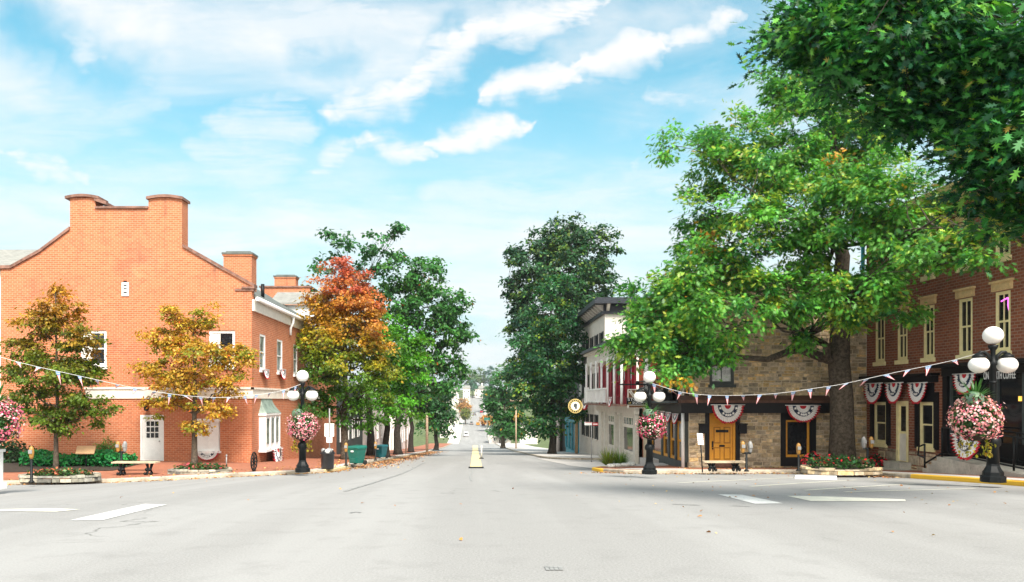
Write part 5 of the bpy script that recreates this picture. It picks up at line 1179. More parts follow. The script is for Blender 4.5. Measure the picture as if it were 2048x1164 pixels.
# pennant strings
def pennants(name, A, B_, pts, step, label, off=0):
    """a flag line hung between two lamps (plan line A-B) through the photo points pts"""
    O = Vector((A[0], A[1])); U = Vector((B_[0]-A[0], B_[1]-A[1])); F = Fac(O, U, (U.y, -U.x) if -U.x < 0 else (-U.y, U.x)); 
    W = [F.pt(F.u(px), F.z(px, py)) for px, py in pts]
    path = []
    for i in range(len(W)-1):
        p0, p1, p2, p3 = W[max(i-1, 0)], W[i], W[i+1], W[min(i+2, len(W)-1)]
        for k in range(8):
            f = k/8; path.append(.5*((2*p1)+(p2-p0)*f+(2*p0-5*p1+4*p2-p3)*f*f+(3*p1-p0-3*p2+p3)*f**3))
    path.append(W[-1])
    t = thing(name, path[len(path)//2], label, 'flag string', 'pennant strings hung between the lamps')
    m = MB(); m.tube(path, .006, 5); m.build('cord', M['flagwhite'], t, True)
    rg = random.Random(len(pts)); s = .2; nxt = .25; dist = 0
    for a, c in zip(path[:-1], path[1:]):
        L = (c-a).length
        while nxt < dist+L:
            p = a+(c-a)*((nxt-dist)/L); d = (c-a).normalized(); w = rg.uniform(.11, .145); h = rg.uniform(.26, .38); sw_ = Vector((F.N.x, F.N.y, 0))*rg.uniform(-.16, .16)+d*rg.uniform(-.12, .12)
            fold = rg.random() < .35; dn = Vector((0, 0, -h*(.55 if fold else 1)))+sw_*(2.4 if fold else 1.2)
            f = MB(); tip = p+dn; l0, r0 = p-d*w/2, p+d*w/2
            lerp = lambda u, v, f_: u+(v-u)*f_
            l1, r1 = lerp(l0, tip, .30), lerp(r0, tip, .30)
            f.quad([l0, r0, r1, l1], 0)
            nst = 5
            for k in range(nst): f.quad([lerp(l1, r1, k/nst), lerp(l1, r1, (k+1)/nst), lerp(lerp(l1, r1, (k+1)/nst), tip, .93), lerp(lerp(l1, r1, k/nst), tip, .93)], 1+k % 2)
            for sx in (.25, .5, .75): f.star(lerp(l0, r0, sx)+dn*.16+Vector((F.N.x, F.N.y, 0))*.006, .016, d, Vector((0, 0, 1)), 2)
            f.build('pennant', [M['blue'], M['red'], M['flagwhite']], t, True)
            nxt += step*rg.uniform(.85, 1.15)
        dist += L
    return t
pennants('pennant_string', (LX.x, LX.y), (LL.x, LL.y), [(-30, 706), (60, 730), (150, 750), (270, 776), (360, 790), (440, 795), (510, 790), (560, 782), (603, 768)], .56, 'red white and blue pennant string sagging across the gabled brick hall')
pennants('pennant_string', (LR.x-.05, LR.y), (LC.x, LC.y), [(1982, 699), (1900, 722), (1790, 745), (1690, 767), (1640, 775), (1550, 787), (1450, 791), (1380, 787), (1340, 778), (1303, 766)], .50, 'red white and blue pennant string crossing the big tree trunk and red brick store')
# fan shaped flags
def fan(F, uc, zt, w, h, label, group, n0=.05, name='bunting_fan'):
    t = thing(name, F.pt(uc, zt, n0), label, 'bunting', group)
    rings = [0, .20, .42, .63, .88, 1.0]; mi = [1, 2, 0, 2, 1]; mb = MB(); K = 40
    def pt(k, r):
        a = math.pi*k/K; pl = .030*w/1.2*(1 if k % 2 else -1)*r*1.5+.04*r*math.sin(a); r = r*(1+(.025 if k % 2 else -.025)*(r > .1)); x = -math.cos(a)*w/2*r; z = -math.sin(a)*h*r*(1-.08*(1-abs(math.cos(a*5)))*(r > .97))
        return F.pt(uc+x, zt+z, n0+.03+pl)
    for i in range(5):
        for k in range(K):
            if i == 0: mb.quad([pt(k, .02), pt(k, rings[1]), pt(k+1, rings[1]), pt(k+1, .02)], mi[i], None, True)
            else: mb.quad([pt(k, rings[i]), pt(k, rings[i+1]), pt(k+1, rings[i+1]), pt(k+1, rings[i])], mi[i], None, True)
    cl = mb.build('cloth', [M['navy'], M['red'], M['flagwhite']], t, True)
    st_ = MB()
    for a in (.10, .30, .42, .5, .58, .70, .90):
        a *= math.pi; p = F.pt(uc-math.cos(a)*w/2*.525, zt-math.sin(a)*h*.525, n0+.075+.02); st_.star(p, .07*w/1.25, (F.U.x, F.U.y, 0), (0, 0, 1))
    st_.build('star', M['flagwhite'], cl, True)['kind'] = 'stuff'
    rd_ = MB(); rd_.tube([F.pt(uc-w/2-.05, zt+.01, n0+.03), F.pt(uc+w/2+.05, zt+.01, n0+.03)], .016, 6); rd_.build('rod', M['flagwhite'], t, True)
    return t
GB = 'fan shaped red white and blue bunting'
def fanpx(F, x0, x1, y0, y1, label, n0=.05, **k):
    u0, u1 = sorted((F.u(x0), F.u(x1))); xm = (x0+x1)/2; fan(F, (u0+u1)/2, F.z(xm, y0), u1-u0, F.z(xm, y0)-F.z(xm, y1), label, GB, n0, **k)
fanpx(FS, 1417, 1480, 810, 848, 'bunting fan hanging over the ochre door', .44)
fanpx(FS, 1564, 1630, 811, 845, 'bunting fan hanging over the ochre framed shop window', .44)
fanpx(FR, 1739, 1776, 767, 809, 'bunting fan over the ground floor window left of the cream door', .20)
fanpx(FR, 1782, 1817, 766, 808, 'bunting fan directly above the cream door', .20)
fanpx(FR, 1828, 1866, 766, 809, 'bunting fan over the ground floor window right of the cream door', .20)
fanpx(FR, 1915, 1960, 748, 790, 'faded bunting fan in the shade left of the coffee shop sign', .12)
FRAMP = Fac((15.0, 0), (0, -1), (-1, 0)); u = FRAMP.u(1935); 
fanpx(FRAMP, 1905, 1964, 870, 921, 'bunting fan tied to the ramp railing below the pink begonias', .0)
fanpx(FA, 393, 440, 902, 921, 'bunting fan under the boarded white window of the gabled hall', .12)
fanpx(FB, 529, 549, 897, 938, 'bunting fan hanging below the white bow window', .38)
fanpx(FB, 521, 533, 739, 758, 'bunting fan below the nearest upper side window of the gabled hall', .10)
fanpx(FB, 555, 567, 739, 759, 'bunting fan below the second upper side window of the gabled hall', .10)
for i, (x0, x1, y0, y1) in enumerate(((1355, 1367, 828, 848), (1342, 1352, 825, 845), (1330, 1339, 823, 842), (1319, 1327, 821, 839), (1309, 1316, 819, 836))):
    fanpx(FL, x0, x1, y0, y1, ['small bunting fan nearest the white downpipe on the stone shopfront', 'small bunting fan, second from the white downpipe', 'small bunting fan in the middle of the shopfront row of five', 'small bunting fan, second from the red brick end of the row', 'small bunting fan at the red brick end of the shopfront row'][i], .20)
fanpx(FW, 1250, 1257, 795, 814, 'bunting fan beside the white balustrade of the gallery shop', .9)
FTQ = Fac((9.3, 0), (0, 1), (-1, 0)); fanpx(FTQ, 1166, 1177, 797, 820, 'bunting fan beside the round hanging sign', .0)
# flag over the deck railing
t = thing('flag', P(1300, 790, 36.5), 'striped red and white flag hanging on a slanted pole above the deck', 'flag')
m = MB(); a, c = P(1302, 762, 36.5), P(1332, 716, 36.0); m.tube([a, c], .02, 6); m.build('pole', M['steel'], t, True)
m = MB(); q0, q1, q2, q3 = P(1300, 733, 36.2), P(1326, 724, 36.2), P(1323, 744, 36.2), P(1301, 748, 36.2)
for i in range(7):
    for j in range(6):
        f = lambda x, y: q0*(1-x)*(1-y)+q1*x*(1-y)+q2*x*y+q3*(1-x)*y+Vector((0, .06*math.sin(x*9), 0)); m.quad([f(j/6, i/7), f((j+1)/6, i/7), f((j+1)/6, (i+1)/7), f(j/6, (i+1)/7)], i % 2, None, True)
m.build('cloth', [M['red'], M['flagwhite']], t, True)
# hanging signs
FH = Fac((0, 38.6), (1, 0), (0, -1))
t = thing('hanging_sign', P(1275, 815, 38.6), 'brown and black hanging shop sign with white letters behind the middle lamp', 'sign')
m = MB(); m.tube([P(1238, 769, 38.6), P(1312, 769, 38.6)], .035, 8); m.ball(P(1275, 766, 38.6), .11, 8)
for px in (1262, 1289): m.tube([P(px, 769, 38.6), P(px, 779, 38.6)], .015, 5)
m.build('bracket_arm', M['iron'], t, True)
def hp(m, x0, x1, y0, y1, n0, n1, mi=0): fbox(m, FH, FH.u(x0), FH.u(x1), FH.z(0, y1), FH.z(0, y0), n0, n1, mi)
m = MB(); hp(m, 1255, 1294.5, 778, 816.5, -.04, .02); hp(m, 1257, 1292.5, 780, 795, .0, .03, 1); hp(m, 1253, 1296, 795.6, 809, -.0, .05, 2); hp(m, 1257.5, 1292.5, 811, 815, .0, .03, 1)
bd = m.build('board', [M['offwhite'], M['signbrown'], M['black']], t, True)
lettering('STONES', FH, FH.u(1255), FH.u(1294), FH.z(0, 799), .13, .05, M['white'], bd); lettering('SQUARE', FH, FH.u(1264.5), FH.u(1295), FH.z(0, 805.5), .12, .05, M['white'], bd); lettering('of', FH, FH.u(1256.5), FH.u(1262), FH.z(0, 805.5), .11, .05, M['signgold'], bd)
m = MB()
for k in range(7):
    for s in (-1, 1):
        c = FH.pt(FH.u(1260.5+k*1.15), FH.z(0, 783+k*1.6), .035); m.ball(c+Vector((s*.03, 0, s*.02)), .038, 6)
for k in range(6): c = FH.pt(FH.u(1273+2.2*math.cos(k)), FH.z(0, 786+3*math.sin(k)), .035); m.ball(c, .06, 6, 1)
for k in range(4): m.ball(FH.pt(FH.u(1287-k*.3), FH.z(0, 782+k*2), .035), .06, 6)
m.build('wheat_emblem', [M['offwhite'], M['signgold']], bd, True)['kind'] = 'stuff'
t = thing('round_sign', P(1150, 812, 62), 'round gold and black hanging sign with a head emblem under the right trees', 'sign')
FQ2 = Fac((0, 62), (1, 0), (0, -1)); c = Vector((FQ2.u(1150.5), 62, FQ2.z(0, 812)))
m = MB()
def disc(m, r0, r1, y, mi, n=32):
    for k in range(n):
        a, e = 2*math.pi*k/n, 2*math.pi*(k+1)/n; m.quad([c+Vector((math.cos(x)*r, y, math.sin(x)*r)) for x, r in ((a, r0), (e, r0), (e, r1), (a, r1))], mi)
m.tube([c+Vector((0, .06, 0)), c+Vector((0, -.06, 0))], [.56, .56], 32, 1, True, False)
disc(m, .50, .56, -.064, 0); disc(m, .33, .38, -.064, 0); disc(m, .01, .33, -.062, 2)
for k in range(18): a = 2*math.pi*(k+.5)/18; m.box(c.x+math.cos(a)*.44-.03, c.x+math.cos(a)*.44+.03, 61.93, 61.936, c.z+math.sin(a)*.44-.035, c.z+math.sin(a)*.44+.035, 0)
disk = m.build('disc', [M['signgold'], M['black'], M['offwhite']], t, True)
m = MB(); pr = [(-.05, -.22), (-.03, -.1), (-.10, -.09), (-.12, -.03), (-.16, 0), (-.12, .05), (-.12, .14), (-.03, .21), (.10, .19), (.15, .08), (.12, -.05), (.14, -.22)]
m.quad([c+Vector((x, -.068, z)) for x, z in pr][::-1]); m.build('emblem', M['charcoal'], disk, True)
m = MB(); m.tube([P(1140, 796, 62), P(1210, 796, 62)], .03, 6); m.tube([c+Vector((-.3, 0, .62)), c+Vector((-.3, 0, .45))], .012, 5); m.tube([c+Vector((.3, 0, .62)), c+Vector((.3, 0, .45))], .012, 5); m.build('bracket_arm', M['iron'], t, True)
# parking meters
def meter(px, py, hpx, label, dbl=False):
    p = hit(px, py); k = hpx*p.y/F_PX; t = thing('parking_meter', p, label, 'parking meter', 'parking meters at the kerb')
    m = MB(); m.lathe((0, 0, 0), [(.09, 0), (.09, .03), (.045, .07), (.04, k-.42)], 10)
    xs = (-.13, .13) if dbl else (0,)
    if dbl: m.tube([(-.15, 0, k-.42), (.15, 0, k-.42)], .035, 8)
    m.build('post', M['iron'], t)
    for i, x in enumerate(xs):
        h = MB(); h.lathe((x, 0, k-.42), [(.04, 0), (.065, .06), (.078, .18), (.08, .28), (.068, .36), (.04, .40), (.01, .42)], 12, 0)
        hd = h.build('meter_head', M['gold'] if i == (1 if dbl and px > 1600 else 0) or not dbl else M['steel'], t)
        g_ = MB(); g_.box(x-.06, x+.06, -.095, -.068, k-.24, k-.12); g_.build('display', M['steel'], hd)
for a in ((63, 965, 73, 'single tan headed parking meter before the left young maple'), (243, 949, 67, 'twin parking meter behind the left bench', True), (692, 932, 47, 'tan parking meter beside the red maple trunk'), (751, 921, 38, 'dark parking meter between the two green bins'), (1493, 943, 61, 'twin parking meter right of the right hand bench', True), (1597, 942, 56, 'dark parking meter before the ochre framed shop window'), (1735, 943, 70, 'twin parking meter among the red flowers by the tree planter', True)): meter(*a)
# benches
def bench(x0, x1, py, ypx, label):
    p = hit((x0+x1)/2, py); w = (x1-x0)*p.y/F_PX; hh = ypx*p.y/F_PX
    t = thing('park_bench', p, label, 'bench', 'backless benches by the kerb'); m = MB()
    for k in range(4): m.box(-w/2, w/2, -.24+k*.12, -.24+k*.12+.105, hh-.055, hh)
    m.build('seat', M['wood'], t)
    for s in (-1, 1):
        m = MB(); x = s*(w/2-.32)
        for e in (-1, 1):
            m.tube([(x, e*.20, 0), (x, e*.20, .05), (x, e*.10, hh*.45), (x, e*.16, hh*.8), (x, e*.21, hh-.056)], .035, 6)
            m.tube([(x+.12*e, 0, .06), (x+.05*e, 0, hh*.4), (x+.14*e, 0, hh-.06)], .028, 6); m.ball((x+.11*e, -.16, .06), .06, 8); m.ball((x+.06*e, -.12, hh*.42), .07, 8)
        m.tube([(x, -.16, hh*.35), (x, .16, hh*.35)], .03, 6); m.build('leg', M['iron'], t)
    m = MB(); m.tube([(-w/2+.32, 0, hh*.36), (w/2-.32, 0, hh*.36)], .016, 6); m.build('stretcher', M['iron'], t)
bench(228, 316, 950, 27, 'backless bench with pale slab seat before the white nine pane door')
bench(1405, 1488, 942, 20, 'backless bench with pale seat before the ochre door')
# stone planters
def planter(cx, py, wpx, hpx, dep, label, flower, seed, pal=None, wall_m='stone', tall=None):
    p = hit(cx, py); k = p.y/F_PX; a, h = wpx/2*k, hpx*k; rg = random.Random(seed); rng = np.random.default_rng(seed)
    loc = Vector((p.x*(p.y+dep)/p.y, p.y+dep, p.z)); t = thing('stone_planter', loc, label, 'planter')
    m = MB(); n = max(10, int(2*math.pi*a/.38)); rows = 2
    per = 46
    for r_ in range(rows):
        n = max(24, int(2*math.pi*a*.75/.24))+rg.randint(-2, 2); tt = sorted([(i+rg.uniform(-.2, .2))/n for i in range(n)])
        for i in range(n):
            t0, t1 = tt[i]*2*math.pi, (tt[(i+1) % n]+(1 if i == n-1 else 0))*2*math.pi; g0 = .012
            def e(th, s): return (abs(math.cos(th))**.8*math.copysign(1, math.cos(th))*a*s, abs(math.sin(th))**.8*math.copysign(1, math.sin(th))*dep*s)
            z0, z1 = h*r_/rows+.008, h*(r_+1)/rows-.008+rg.uniform(-.03, .03); o = 1+rg.uniform(-.015, .02); c_ = rg.choice(pal or PAL); kk = rg.uniform(.55, 1.25); c_ = tuple(min(.8, x*kk) for x in c_)
            t0 += g0*.5; t1 -= g0*.5; p0, p1, q0, q1 = e(t0, o), e(t1, o), e(t0, .86), e(t1, .86)
            m.hexa([(p0[0], p0[1], z0-.06*(r_ == 0)), (p1[0], p1[1], z0-.06*(r_ == 0)), (q1[0], q1[1], z0), (q0[0], q0[1], z0), (p0[0]*.985, p0[1]*.985, z1), (p1[0]*.985, p1[1]*.985, z1), (q1[0], q1[1], z1), (q0[0], q0[1], z1)], 0, c_)
    m.build('stone_ring', M[wall_m], t)
    m = MB(); m.quad([(abs(math.cos(x))**.8*math.copysign(1, math.cos(x))*a*.87, abs(math.sin(x))**.8*math.copysign(1, math.sin(x))*dep*.87, h*.8) for x in [i*2*math.pi/40 for i in range(40)]]); m.build('soil', M['soil'], t)
    L = np.array(loc); kk = int(420*max(1, a))
    th = rng.uniform(0, 2*math.pi, kk); rr = np.sqrt(rng.random(kk))*.84; T = tall or .22
    q = np.stack([np.cos(th)*a*rr, np.sin(th)*dep*rr, h*.8+rng.random(kk)**1.3*T*(1.15-rr*.6)], 1)
    leaves('plants', L+q, unit(rng.normal(size=(kk, 3))+[0, 0, 1.2]), rng.normal(size=(kk, 3)), rng.uniform(.07, .15, kk), jit(rng, (.03, .085, .022) if tall else (.05, .10, .025), kk, .4, .2), M['leaf'], t, 'oval')
    kk //= (22 if tall else 6); th = rng.uniform(0, 2*math.pi, kk); rr = np.sqrt(rng.random(kk))*.84; q = np.stack([np.cos(th)*a*rr, np.sin(th)*dep*rr, h*.8+T*(1.1-rr*.5)*rng.uniform(.4, 1.1, kk)], 1)
    leaves('blossoms', L+q, unit(rng.normal(size=(kk, 3))*.5+[0, -.4, 1]), rng.normal(size=(kk, 3)), rng.uniform(.06, .11, kk), jit(rng, flower, kk, .3, .1), M['petal'], t, 'petal', .1)
    return t
GREY = [(.32, .30, .24), (.24, .23, .2), (.38, .34, .26), (.28, .27, .22), (.42, .38, .3)]
planter(120, 962, 160, 10, .7, 'low stone ring planter with small flowers round the left young maple', (.35, .10, .06), 5, GREY)
planter(401, 948, 128, 8, .7, 'low stone ring planter with mixed flowers round the golden young tree', (.40, .08, .08), 6, GREY)
planter(1682, 947, 158, 9, .85, 'tan stone planter with red flowers round the thick trunk of the big tree', (.55, .02, .03), 7, None, 'stone', .42)
# taller red flowering bush behind the twin meter, and green shrubs
def bush(px, py, rpx, hpx, label, base, seed, n=900, group=None, shape='oval', ls=.12, fl=None, name='shrub', dy=0, off=KERB, cat='shrub'):
    rng = np.random.default_rng(seed); p = hit(px, py, off); p.y += dy; k = p.y/F_PX; a, h = rpx*k, hpx*k; t = thing(name, p, label, cat, group)
    m = MB()
    for i in range(7): an = rng.uniform(0, 6.28); m.tube([(0, 0, -.05), (math.cos(an)*a*.4, math.sin(an)*a*.3, h*.5), (math.cos(an)*a*.7, math.sin(an)*a*.5, h*.8)], [.02, .014, .005], 5)
    m.build('stem', M['bark'], t)
    d = unit(rng.normal(size=(n, 3))); d[:, 2] = np.abs(d[:, 2]); rad = rng.uniform(.5, 1.05, (n, 1)); lump = 1+.16*np.sin(d[:, :1]*7+seed)*np.cos(d[:, 2:]*6)
    q = d*rad*lump*np.array([a, a*.75, h]); q[:, 2] = np.maximum(q[:, 2], .03)
    leaves('foliage', np.array(p)+q, unit(d+rng.normal(size=(n, 3))*.6), unit(d+rng.normal(size=(n, 3))), rng.uniform(.6, 1.3, n)*ls, jit(rng, base, n, .35, .12), M['leaf'], t, shape)
    if fl is not None:
        f = d[:n//5]; q = f*lump[:n//5]*1.05*np.array([a, a*.75, h]); leaves('blossoms', np.array(p)+q, unit(f+rng.normal(size=f.shape)*.3), rng.normal(size=f.shape), rng.uniform(.06, .11, len(f)), jit(rng, fl, len(f), .3, .1), M['petal'], t, 'petal', .1)
    return t
bush(1752, 938, 26, 26, 'bush with bright red flowers at the right end of the tree planter', (.02, .06, .02), 8, 700, fl=(.55, .02, .04), cat='flower bush')
bush(1628, 936, 26, 30, 'dark plant with a few red blooms at the left end of the tree planter', (.02, .055, .02), 9, 600, fl=(.5, .03, .05), cat='flower bush', off=KERB+.1)
# hedge and shrubs in the bed by the gabled hall
GS = 'green shrubs in the bed by the gabled hall'
bush(70, 921, 48, 45, 'dark rounded shrub behind the left young maple', (.03, .075, .018), 10, 1000, GS, ls=.15)
bush(20, 925, 36, 50, 'dark shrub beside the left edge flowers', (.022, .06, .02), 11, 900, GS, ls=.15)
bush(145, 920, 40, 40, 'olive shrub between the maple trunk and the plaque', (.09, .12, .02), 12, 900, GS, ls=.14)
bush(214, 922, 34, 44, 'bright green spiky shrub right of the plaque', (.05, .18, .015), 13, 900, GS, 'blade', .32)
t = thing('hedge', hit(145, 932), 'low bright green leafy hedge along the front of the bed', 'hedge')
rng = np.random.default_rng(14); n = 3600; x0, x1 = hit(48, 932).x, hit(252, 934).x
X = rng.uniform(x0, x1, n); f = (X-x0)/(x1-x0); base_y = hit(145, 932).y; Yv = base_y+rng.uniform(-.45, .75, n)+.12*np.sin(X*3); Zv = np.array([Hf(a, c) for a, c in zip(X, Yv)])+KERB+rng.random(n)**.6*(.50+.10*np.sin(X*2.3))
leaves('foliage', np.stack([X, Yv, Zv], 1), unit(rng.normal(size=(n, 3))+[0, -.5, .8]), rng.normal(size=(n, 3)), rng.uniform(.10, .2, n), jit(rng, (.02, .20, .05), n, .3, .15), M['leaf'], t, 'oval')
m = MB()
for k in range(14): x = x0+(x1-x0)*(k+.5)/14; m.tube([(x, base_y, Hf(x, base_y)+.1), (x+.05, base_y, Hf(x, base_y)+.5)], .015, 5)
m.build('stem', M['bark'], t, True)['kind'] = 'stuff'
p = hit(172, 934); t = thing('plaque', p, 'tan tilted information board on a post in the hedge', 'sign'); k = p.y/F_PX
m = MB(); m.tube([(0, .02, 0), (0, .02, 26*k)], .035, 8); m.build('post', M['iron'], t)
m = MB(); m.hexa([(-20*k+.06, -.16, 26*k), (20*k, -.16, 26*k), (16*k, .2, 40*k), (-20*k-.04+.0, .2, 40*k), (-20*k+.06, -.18, 26*k+.03), (20*k, -.18, 26*k+.03), (16*k, .18, 40*k+.03), (-20*k-.04, .18, 40*k+.03)]); m.build('board', M['tan'], t)
# iron wagon wheel and standpipe on the corner
p = hit(508, 943); t = thing('wagon_wheel', p, 'dark iron spoked wheel standing before the corner of the gabled hall', 'wheel'); k = p.y/F_PX; r_ = 18*k; zc = 20*k
m = MB(); ax = Vector((.04, .99, 0)).normalized()
ring = [ax*r_*math.cos(i*math.pi/12)+Vector((0, 0, zc+r_*math.sin(i*math.pi/12))) for i in range(25)]; m.tube(ring, .03, 6, caps=False); m.build('rim', M['iron'], t)
m = MB()
for i in range(10): a = i*math.pi/5; m.tube([(0, 0, zc), ax*r_*math.cos(a)+Vector((0, 0, zc+r_*math.sin(a)))], .018, 5)
m.ball((0, 0, zc), .07, 8); m.build('spokes', M['iron'], t)
m = MB(); m.tube([(0, 0, 0), (0, 0, .12)], .06, 8); m.build('foot', M['iron'], t)
p = hit(453, 937); t = thing('standpipe', p, 'thin pale pipe standing against the gable wall', 'pipe'); m = MB(); m.tube([(0, 0, 0), (0, 0, .5)], .025, 8); m.ball((0, 0, .52), .045, 8); m.build('pipe', M['steel'], t)
# trash can, bins, signs on the left corner
p = hit(655, 938); k = p.y/F_PX; t = thing('trash_can', p, 'black litter bin piled with rubbish on the left corner', 'trash can')
m = MB(); m.lathe((0, 0, 0), [(.24, 0), (.25, .05), (.27, 30*k), (.30, 30*k+.02), (.30, 33*k)], 16); m.build('bin_body', M['trash'], t)
m = MB()
for i in range(9): a = i*.7; m.ball((.16*math.cos(a), .16*math.sin(a), 34*k+.03*(i % 3)), .10, 8, i % 3)
m.build('rubbish', [M['trash'], M['flagwhite'], M['steel']], t)
def wheelie(px, py, hpx, label, mt, rz=-.5):
    p = hit(px, py, KERB); k = p.y/F_PX; h = hpx*k; t = thing('wheeled_bin', p, label, 'wheeled bin', 'wheeled bins by the left kerb', rz)
    m = MB(); m.hexa([(-.22, -.24, .09), (.22, -.24, .09), (.22, .22, .09), (-.22, .22, .09), (-.29, -.33, h-.1), (.29, -.33, h-.1), (.29, .30, h-.1), (-.29, .30, h-.1)]); m.box(-.31, .31, -.35, .32, h-.099, h-.04)
    m.hexa([(-.20, -.30, .12), (.20, -.30, .12), (.20, -.25, .12), (-.20, -.25, .12), (-.17, -.34, .32), (.17, -.34, .32), (.17, -.26, .32), (-.17, -.26, .32)]); m.build('bin_body', mt, t)
    m = MB(); m.hexa([(-.31, -.37, h-.039), (.31, -.37, h-.039), (.31, .36, h-.039), (-.31, .36, h-.039), (-.26, -.30, h+.03), (.26, -.30, h+.03), (.26, .34, h+.05), (-.26, .34, h+.05)]); m.build('lid', mt, t)
    m = MB(); m.box(-.09, .05, -.345, -.325, h*.72, h*.80); m.build('label_plate', M['white'], t)
    for s in (-1, 1): m = MB(); m.cyl((s*.24, .24, .11), (s*.31, .24, .11), .11, None, 12); m.build('wheel', M['tyre'], t)
wheelie(714, 930, 37, 'green wheeled bin nearest the red maple trunk', M['bin']); wheelie(762, 917, 26, 'smaller blue green wheeled bin further down the left kerb', M['bin2'])
p = hit(659, 925); k = p.y/F_PX; t = thing('street_sign', p, 'grey post with two white sign backs behind the litter bin', 'sign'); m = MB(); m.tube([(0, 0, 0), (0, 0, 108*k)], .035, 8); m.build('post', M['steel'], t)
m = MB(); m.box(-9.5*k, 9.5*k, -.055, -.04, 52*k, 78*k); m.box(-.02, .02, -.065, -.055, 52*k, 78*k, 1); m.build('sign_panel', [M['white'], M['charcoal']], t)
m = MB(); m.box(-6*k, 6*k, -.055, -.04, 40*k, 51*k); m.build('sign_panel', M['white'], t)
# poles
def upole(px, py0, py1, Y, r, label, cross=True):
    b_ = P(px, py1, Y); b_.z = Hf(b_.x, b_.y)+.05; z = P(px, py0, Y).z-b_.z; t = thing('utility_pole', b_, label, 'utility pole', 'wooden poles along the street'); m = MB(); m.tube([(0, 0, 0), (0, 0, z)], [r, r*.7], 8); m.build('pole', M['pole'], t)
    if cross: m = MB(); m.tube([(-.9, 0, z-.5), (.9, 0, z-.5)], .06, 6); m.ball((.8, 0, z-.35), .09, 6); m.ball((-.8, 0, z-.35), .09, 6); m.build('cross_arm', M['pole'], t)
t = thing('overhead_wires', P(950, 775, 330), 'thin overhead wires slung across the far end of the street', 'wires')
m = MB()
for (x0, y0, x1, y1, Y0, Y1) in ((854, 762, 1032, 799, 92, 120), (854, 766, 1032, 803, 92, 120), (854, 762, 905, 790, 92, 300), (890, 768, 985, 771, 420, 430), (890, 774, 985, 777, 420, 430)):
    a, c = P(x0, y0, Y0), P(x1, y1, Y1); m.tube([a+(c-a)*(i/10)+Vector((0, 0, -math.sin(math.pi*i/10)*.02*(c-a).length)) for i in range(11)], .02 if Y0 < 200 else .07, 4)
m.build('wire', M['iron'], t, True)['kind'] = 'stuff'
upole(854, 757, 905, 92, .17, 'tall pale utility pole at the left kerb'); upole(812, 805, 910, 70, .07, 'thin brown pole between the left street trees', False); upole(1032, 795, 886, 120, .13, 'thin pale pole before the right street trees', True)
# street name sign on the right and notice on a post
p = P(1183, 924, 45.5); p.z = Hf(p.x, p.y)+.02; k = 45.5/F_PX; t = thing('street_sign', p, 'slim pale pole with small red and white name signs by the side lane', 'sign')
m = MB(); m.tube([(0, 0, 0), (0, 0, 2.25)], .03, 8); m.build('post', M['steel'], t)
m = MB(); m.box(-.40, .02, -.03, -.01, 2.10, 2.28, 0); m.box(.05, .38, -.03, -.01, 2.08, 2.25, 1); m.box(-.36, .0, -.034, -.0305, 2.24, 2.27, 1); m.box(.09, .34, -.034, -.0305, 2.13, 2.19, 0); m.build('sign_panel', [M['white'], M['red']], t)
p = hit(1405, 945); k = p.y/F_PX; t = thing('notice_sign', p, 'white paper notice on a slightly leaning black post left of the ochre door', 'sign')
m = MB(); m.tube([(0, 0, 0), (-.06, 0, 58*k)], .022, 6); m.build('post', M['iron'], t)
m = MB(); m.hexa([(-.06-6*k, -.04, 56*k), (-.06+6*k, -.04, 55*k), (-.06+6*k, -.03, 55*k), (-.06-6*k, -.03, 56*k), (-.1-6*k, -.04, 79*k), (-.1+6*k, -.04, 78*k), (-.1+6*k, -.03, 78*k), (-.1-6*k, -.03, 79*k)])
for i in range(4): m.box(-.17, .02, -.0425, -.0405, (62+i*3.6)*k, (63+i*3.6)*k, 1)
m.build('sign_panel', [M['white'], M['red']], t)
# ornamental grass and stones on the right corner
for i, (px, py, rp, hp_, lab, c_) in enumerate(((1216, 930, 20, 34, 'fountain of ornamental grass at the yellow corner kerb', (.20, .25, .03)), (1240, 930, 20, 32, 'ornamental grass clump nearer the white shopfront', (.12, .22, .025)))):
    p = hit(px, py); k = p.y/F_PX; t = thing('ornamental_grass', p, lab, 'grass clump', 'ornamental grasses on the right corner'); rng = np.random.default_rng(70+i); mb = MB()
    for j in range(260):
        a, e = rng.uniform(0, 6.28), rng.uniform(.55, 1.45); D = np.array([math.cos(a)*math.cos(e), math.sin(a)*math.cos(e), math.sin(e)]); l_ = hp_*k*rng.uniform(.8, 1.25); s = unit(np.cross(D, (0, 0, 1.))+1e-4); b0 = np.array([math.cos(a), math.sin(a), 0])*.12; cc = tuple(jit(rng, c_, 1, .3, .15)[0])
        pts = [b0+D*l_*f+np.array([0, 0, -.35*l_*f*f*math.cos(e)]) for f in (0, .3, .6, .85, 1)]
        for q in range(4): w0, w1 = .014*(1-q/4.4), .014*(1-(q+1)/4.4); mb.quad([pts[q]-s*w0, pts[q]+s*w0, pts[q+1]+s*w1, pts[q+1]-s*w1], 0, cc)
    mb.build('blades', M['leaf'], t)
for i, (px, py) in enumerate(((1222, 935), (1236, 934), (1249, 933), (1262, 931))):
    p = hit(px, py); m = MB(); rg = random.Random(i); b0 = len(m.v); m.ball((0, 0, .06), .2, 10, 0, .5); m.v = [(v[0]*rg.uniform(.85, 1.2), v[1]*rg.uniform(.8, 1.1), v[2]) for v in m.v]; m.c = [(.62, .6, .55)]*len(m.f)
    o = m.build('edging_stone', M['stone']); o.location = p; tag(o, ['pale edging stone at the foot of the corner grass, nearest the kerb', 'pale edging stone, second from the yellow kerb', 'pale edging stone, third from the yellow kerb', 'pale edging stone nearest the white shopfront'][i], 'stone', 'edging stones by the corner grass')
bush(1258, 918, 12, 22, 'small dark evergreen shrub by the white shop window', (.02, .06, .025), 15, 500, off=.1)
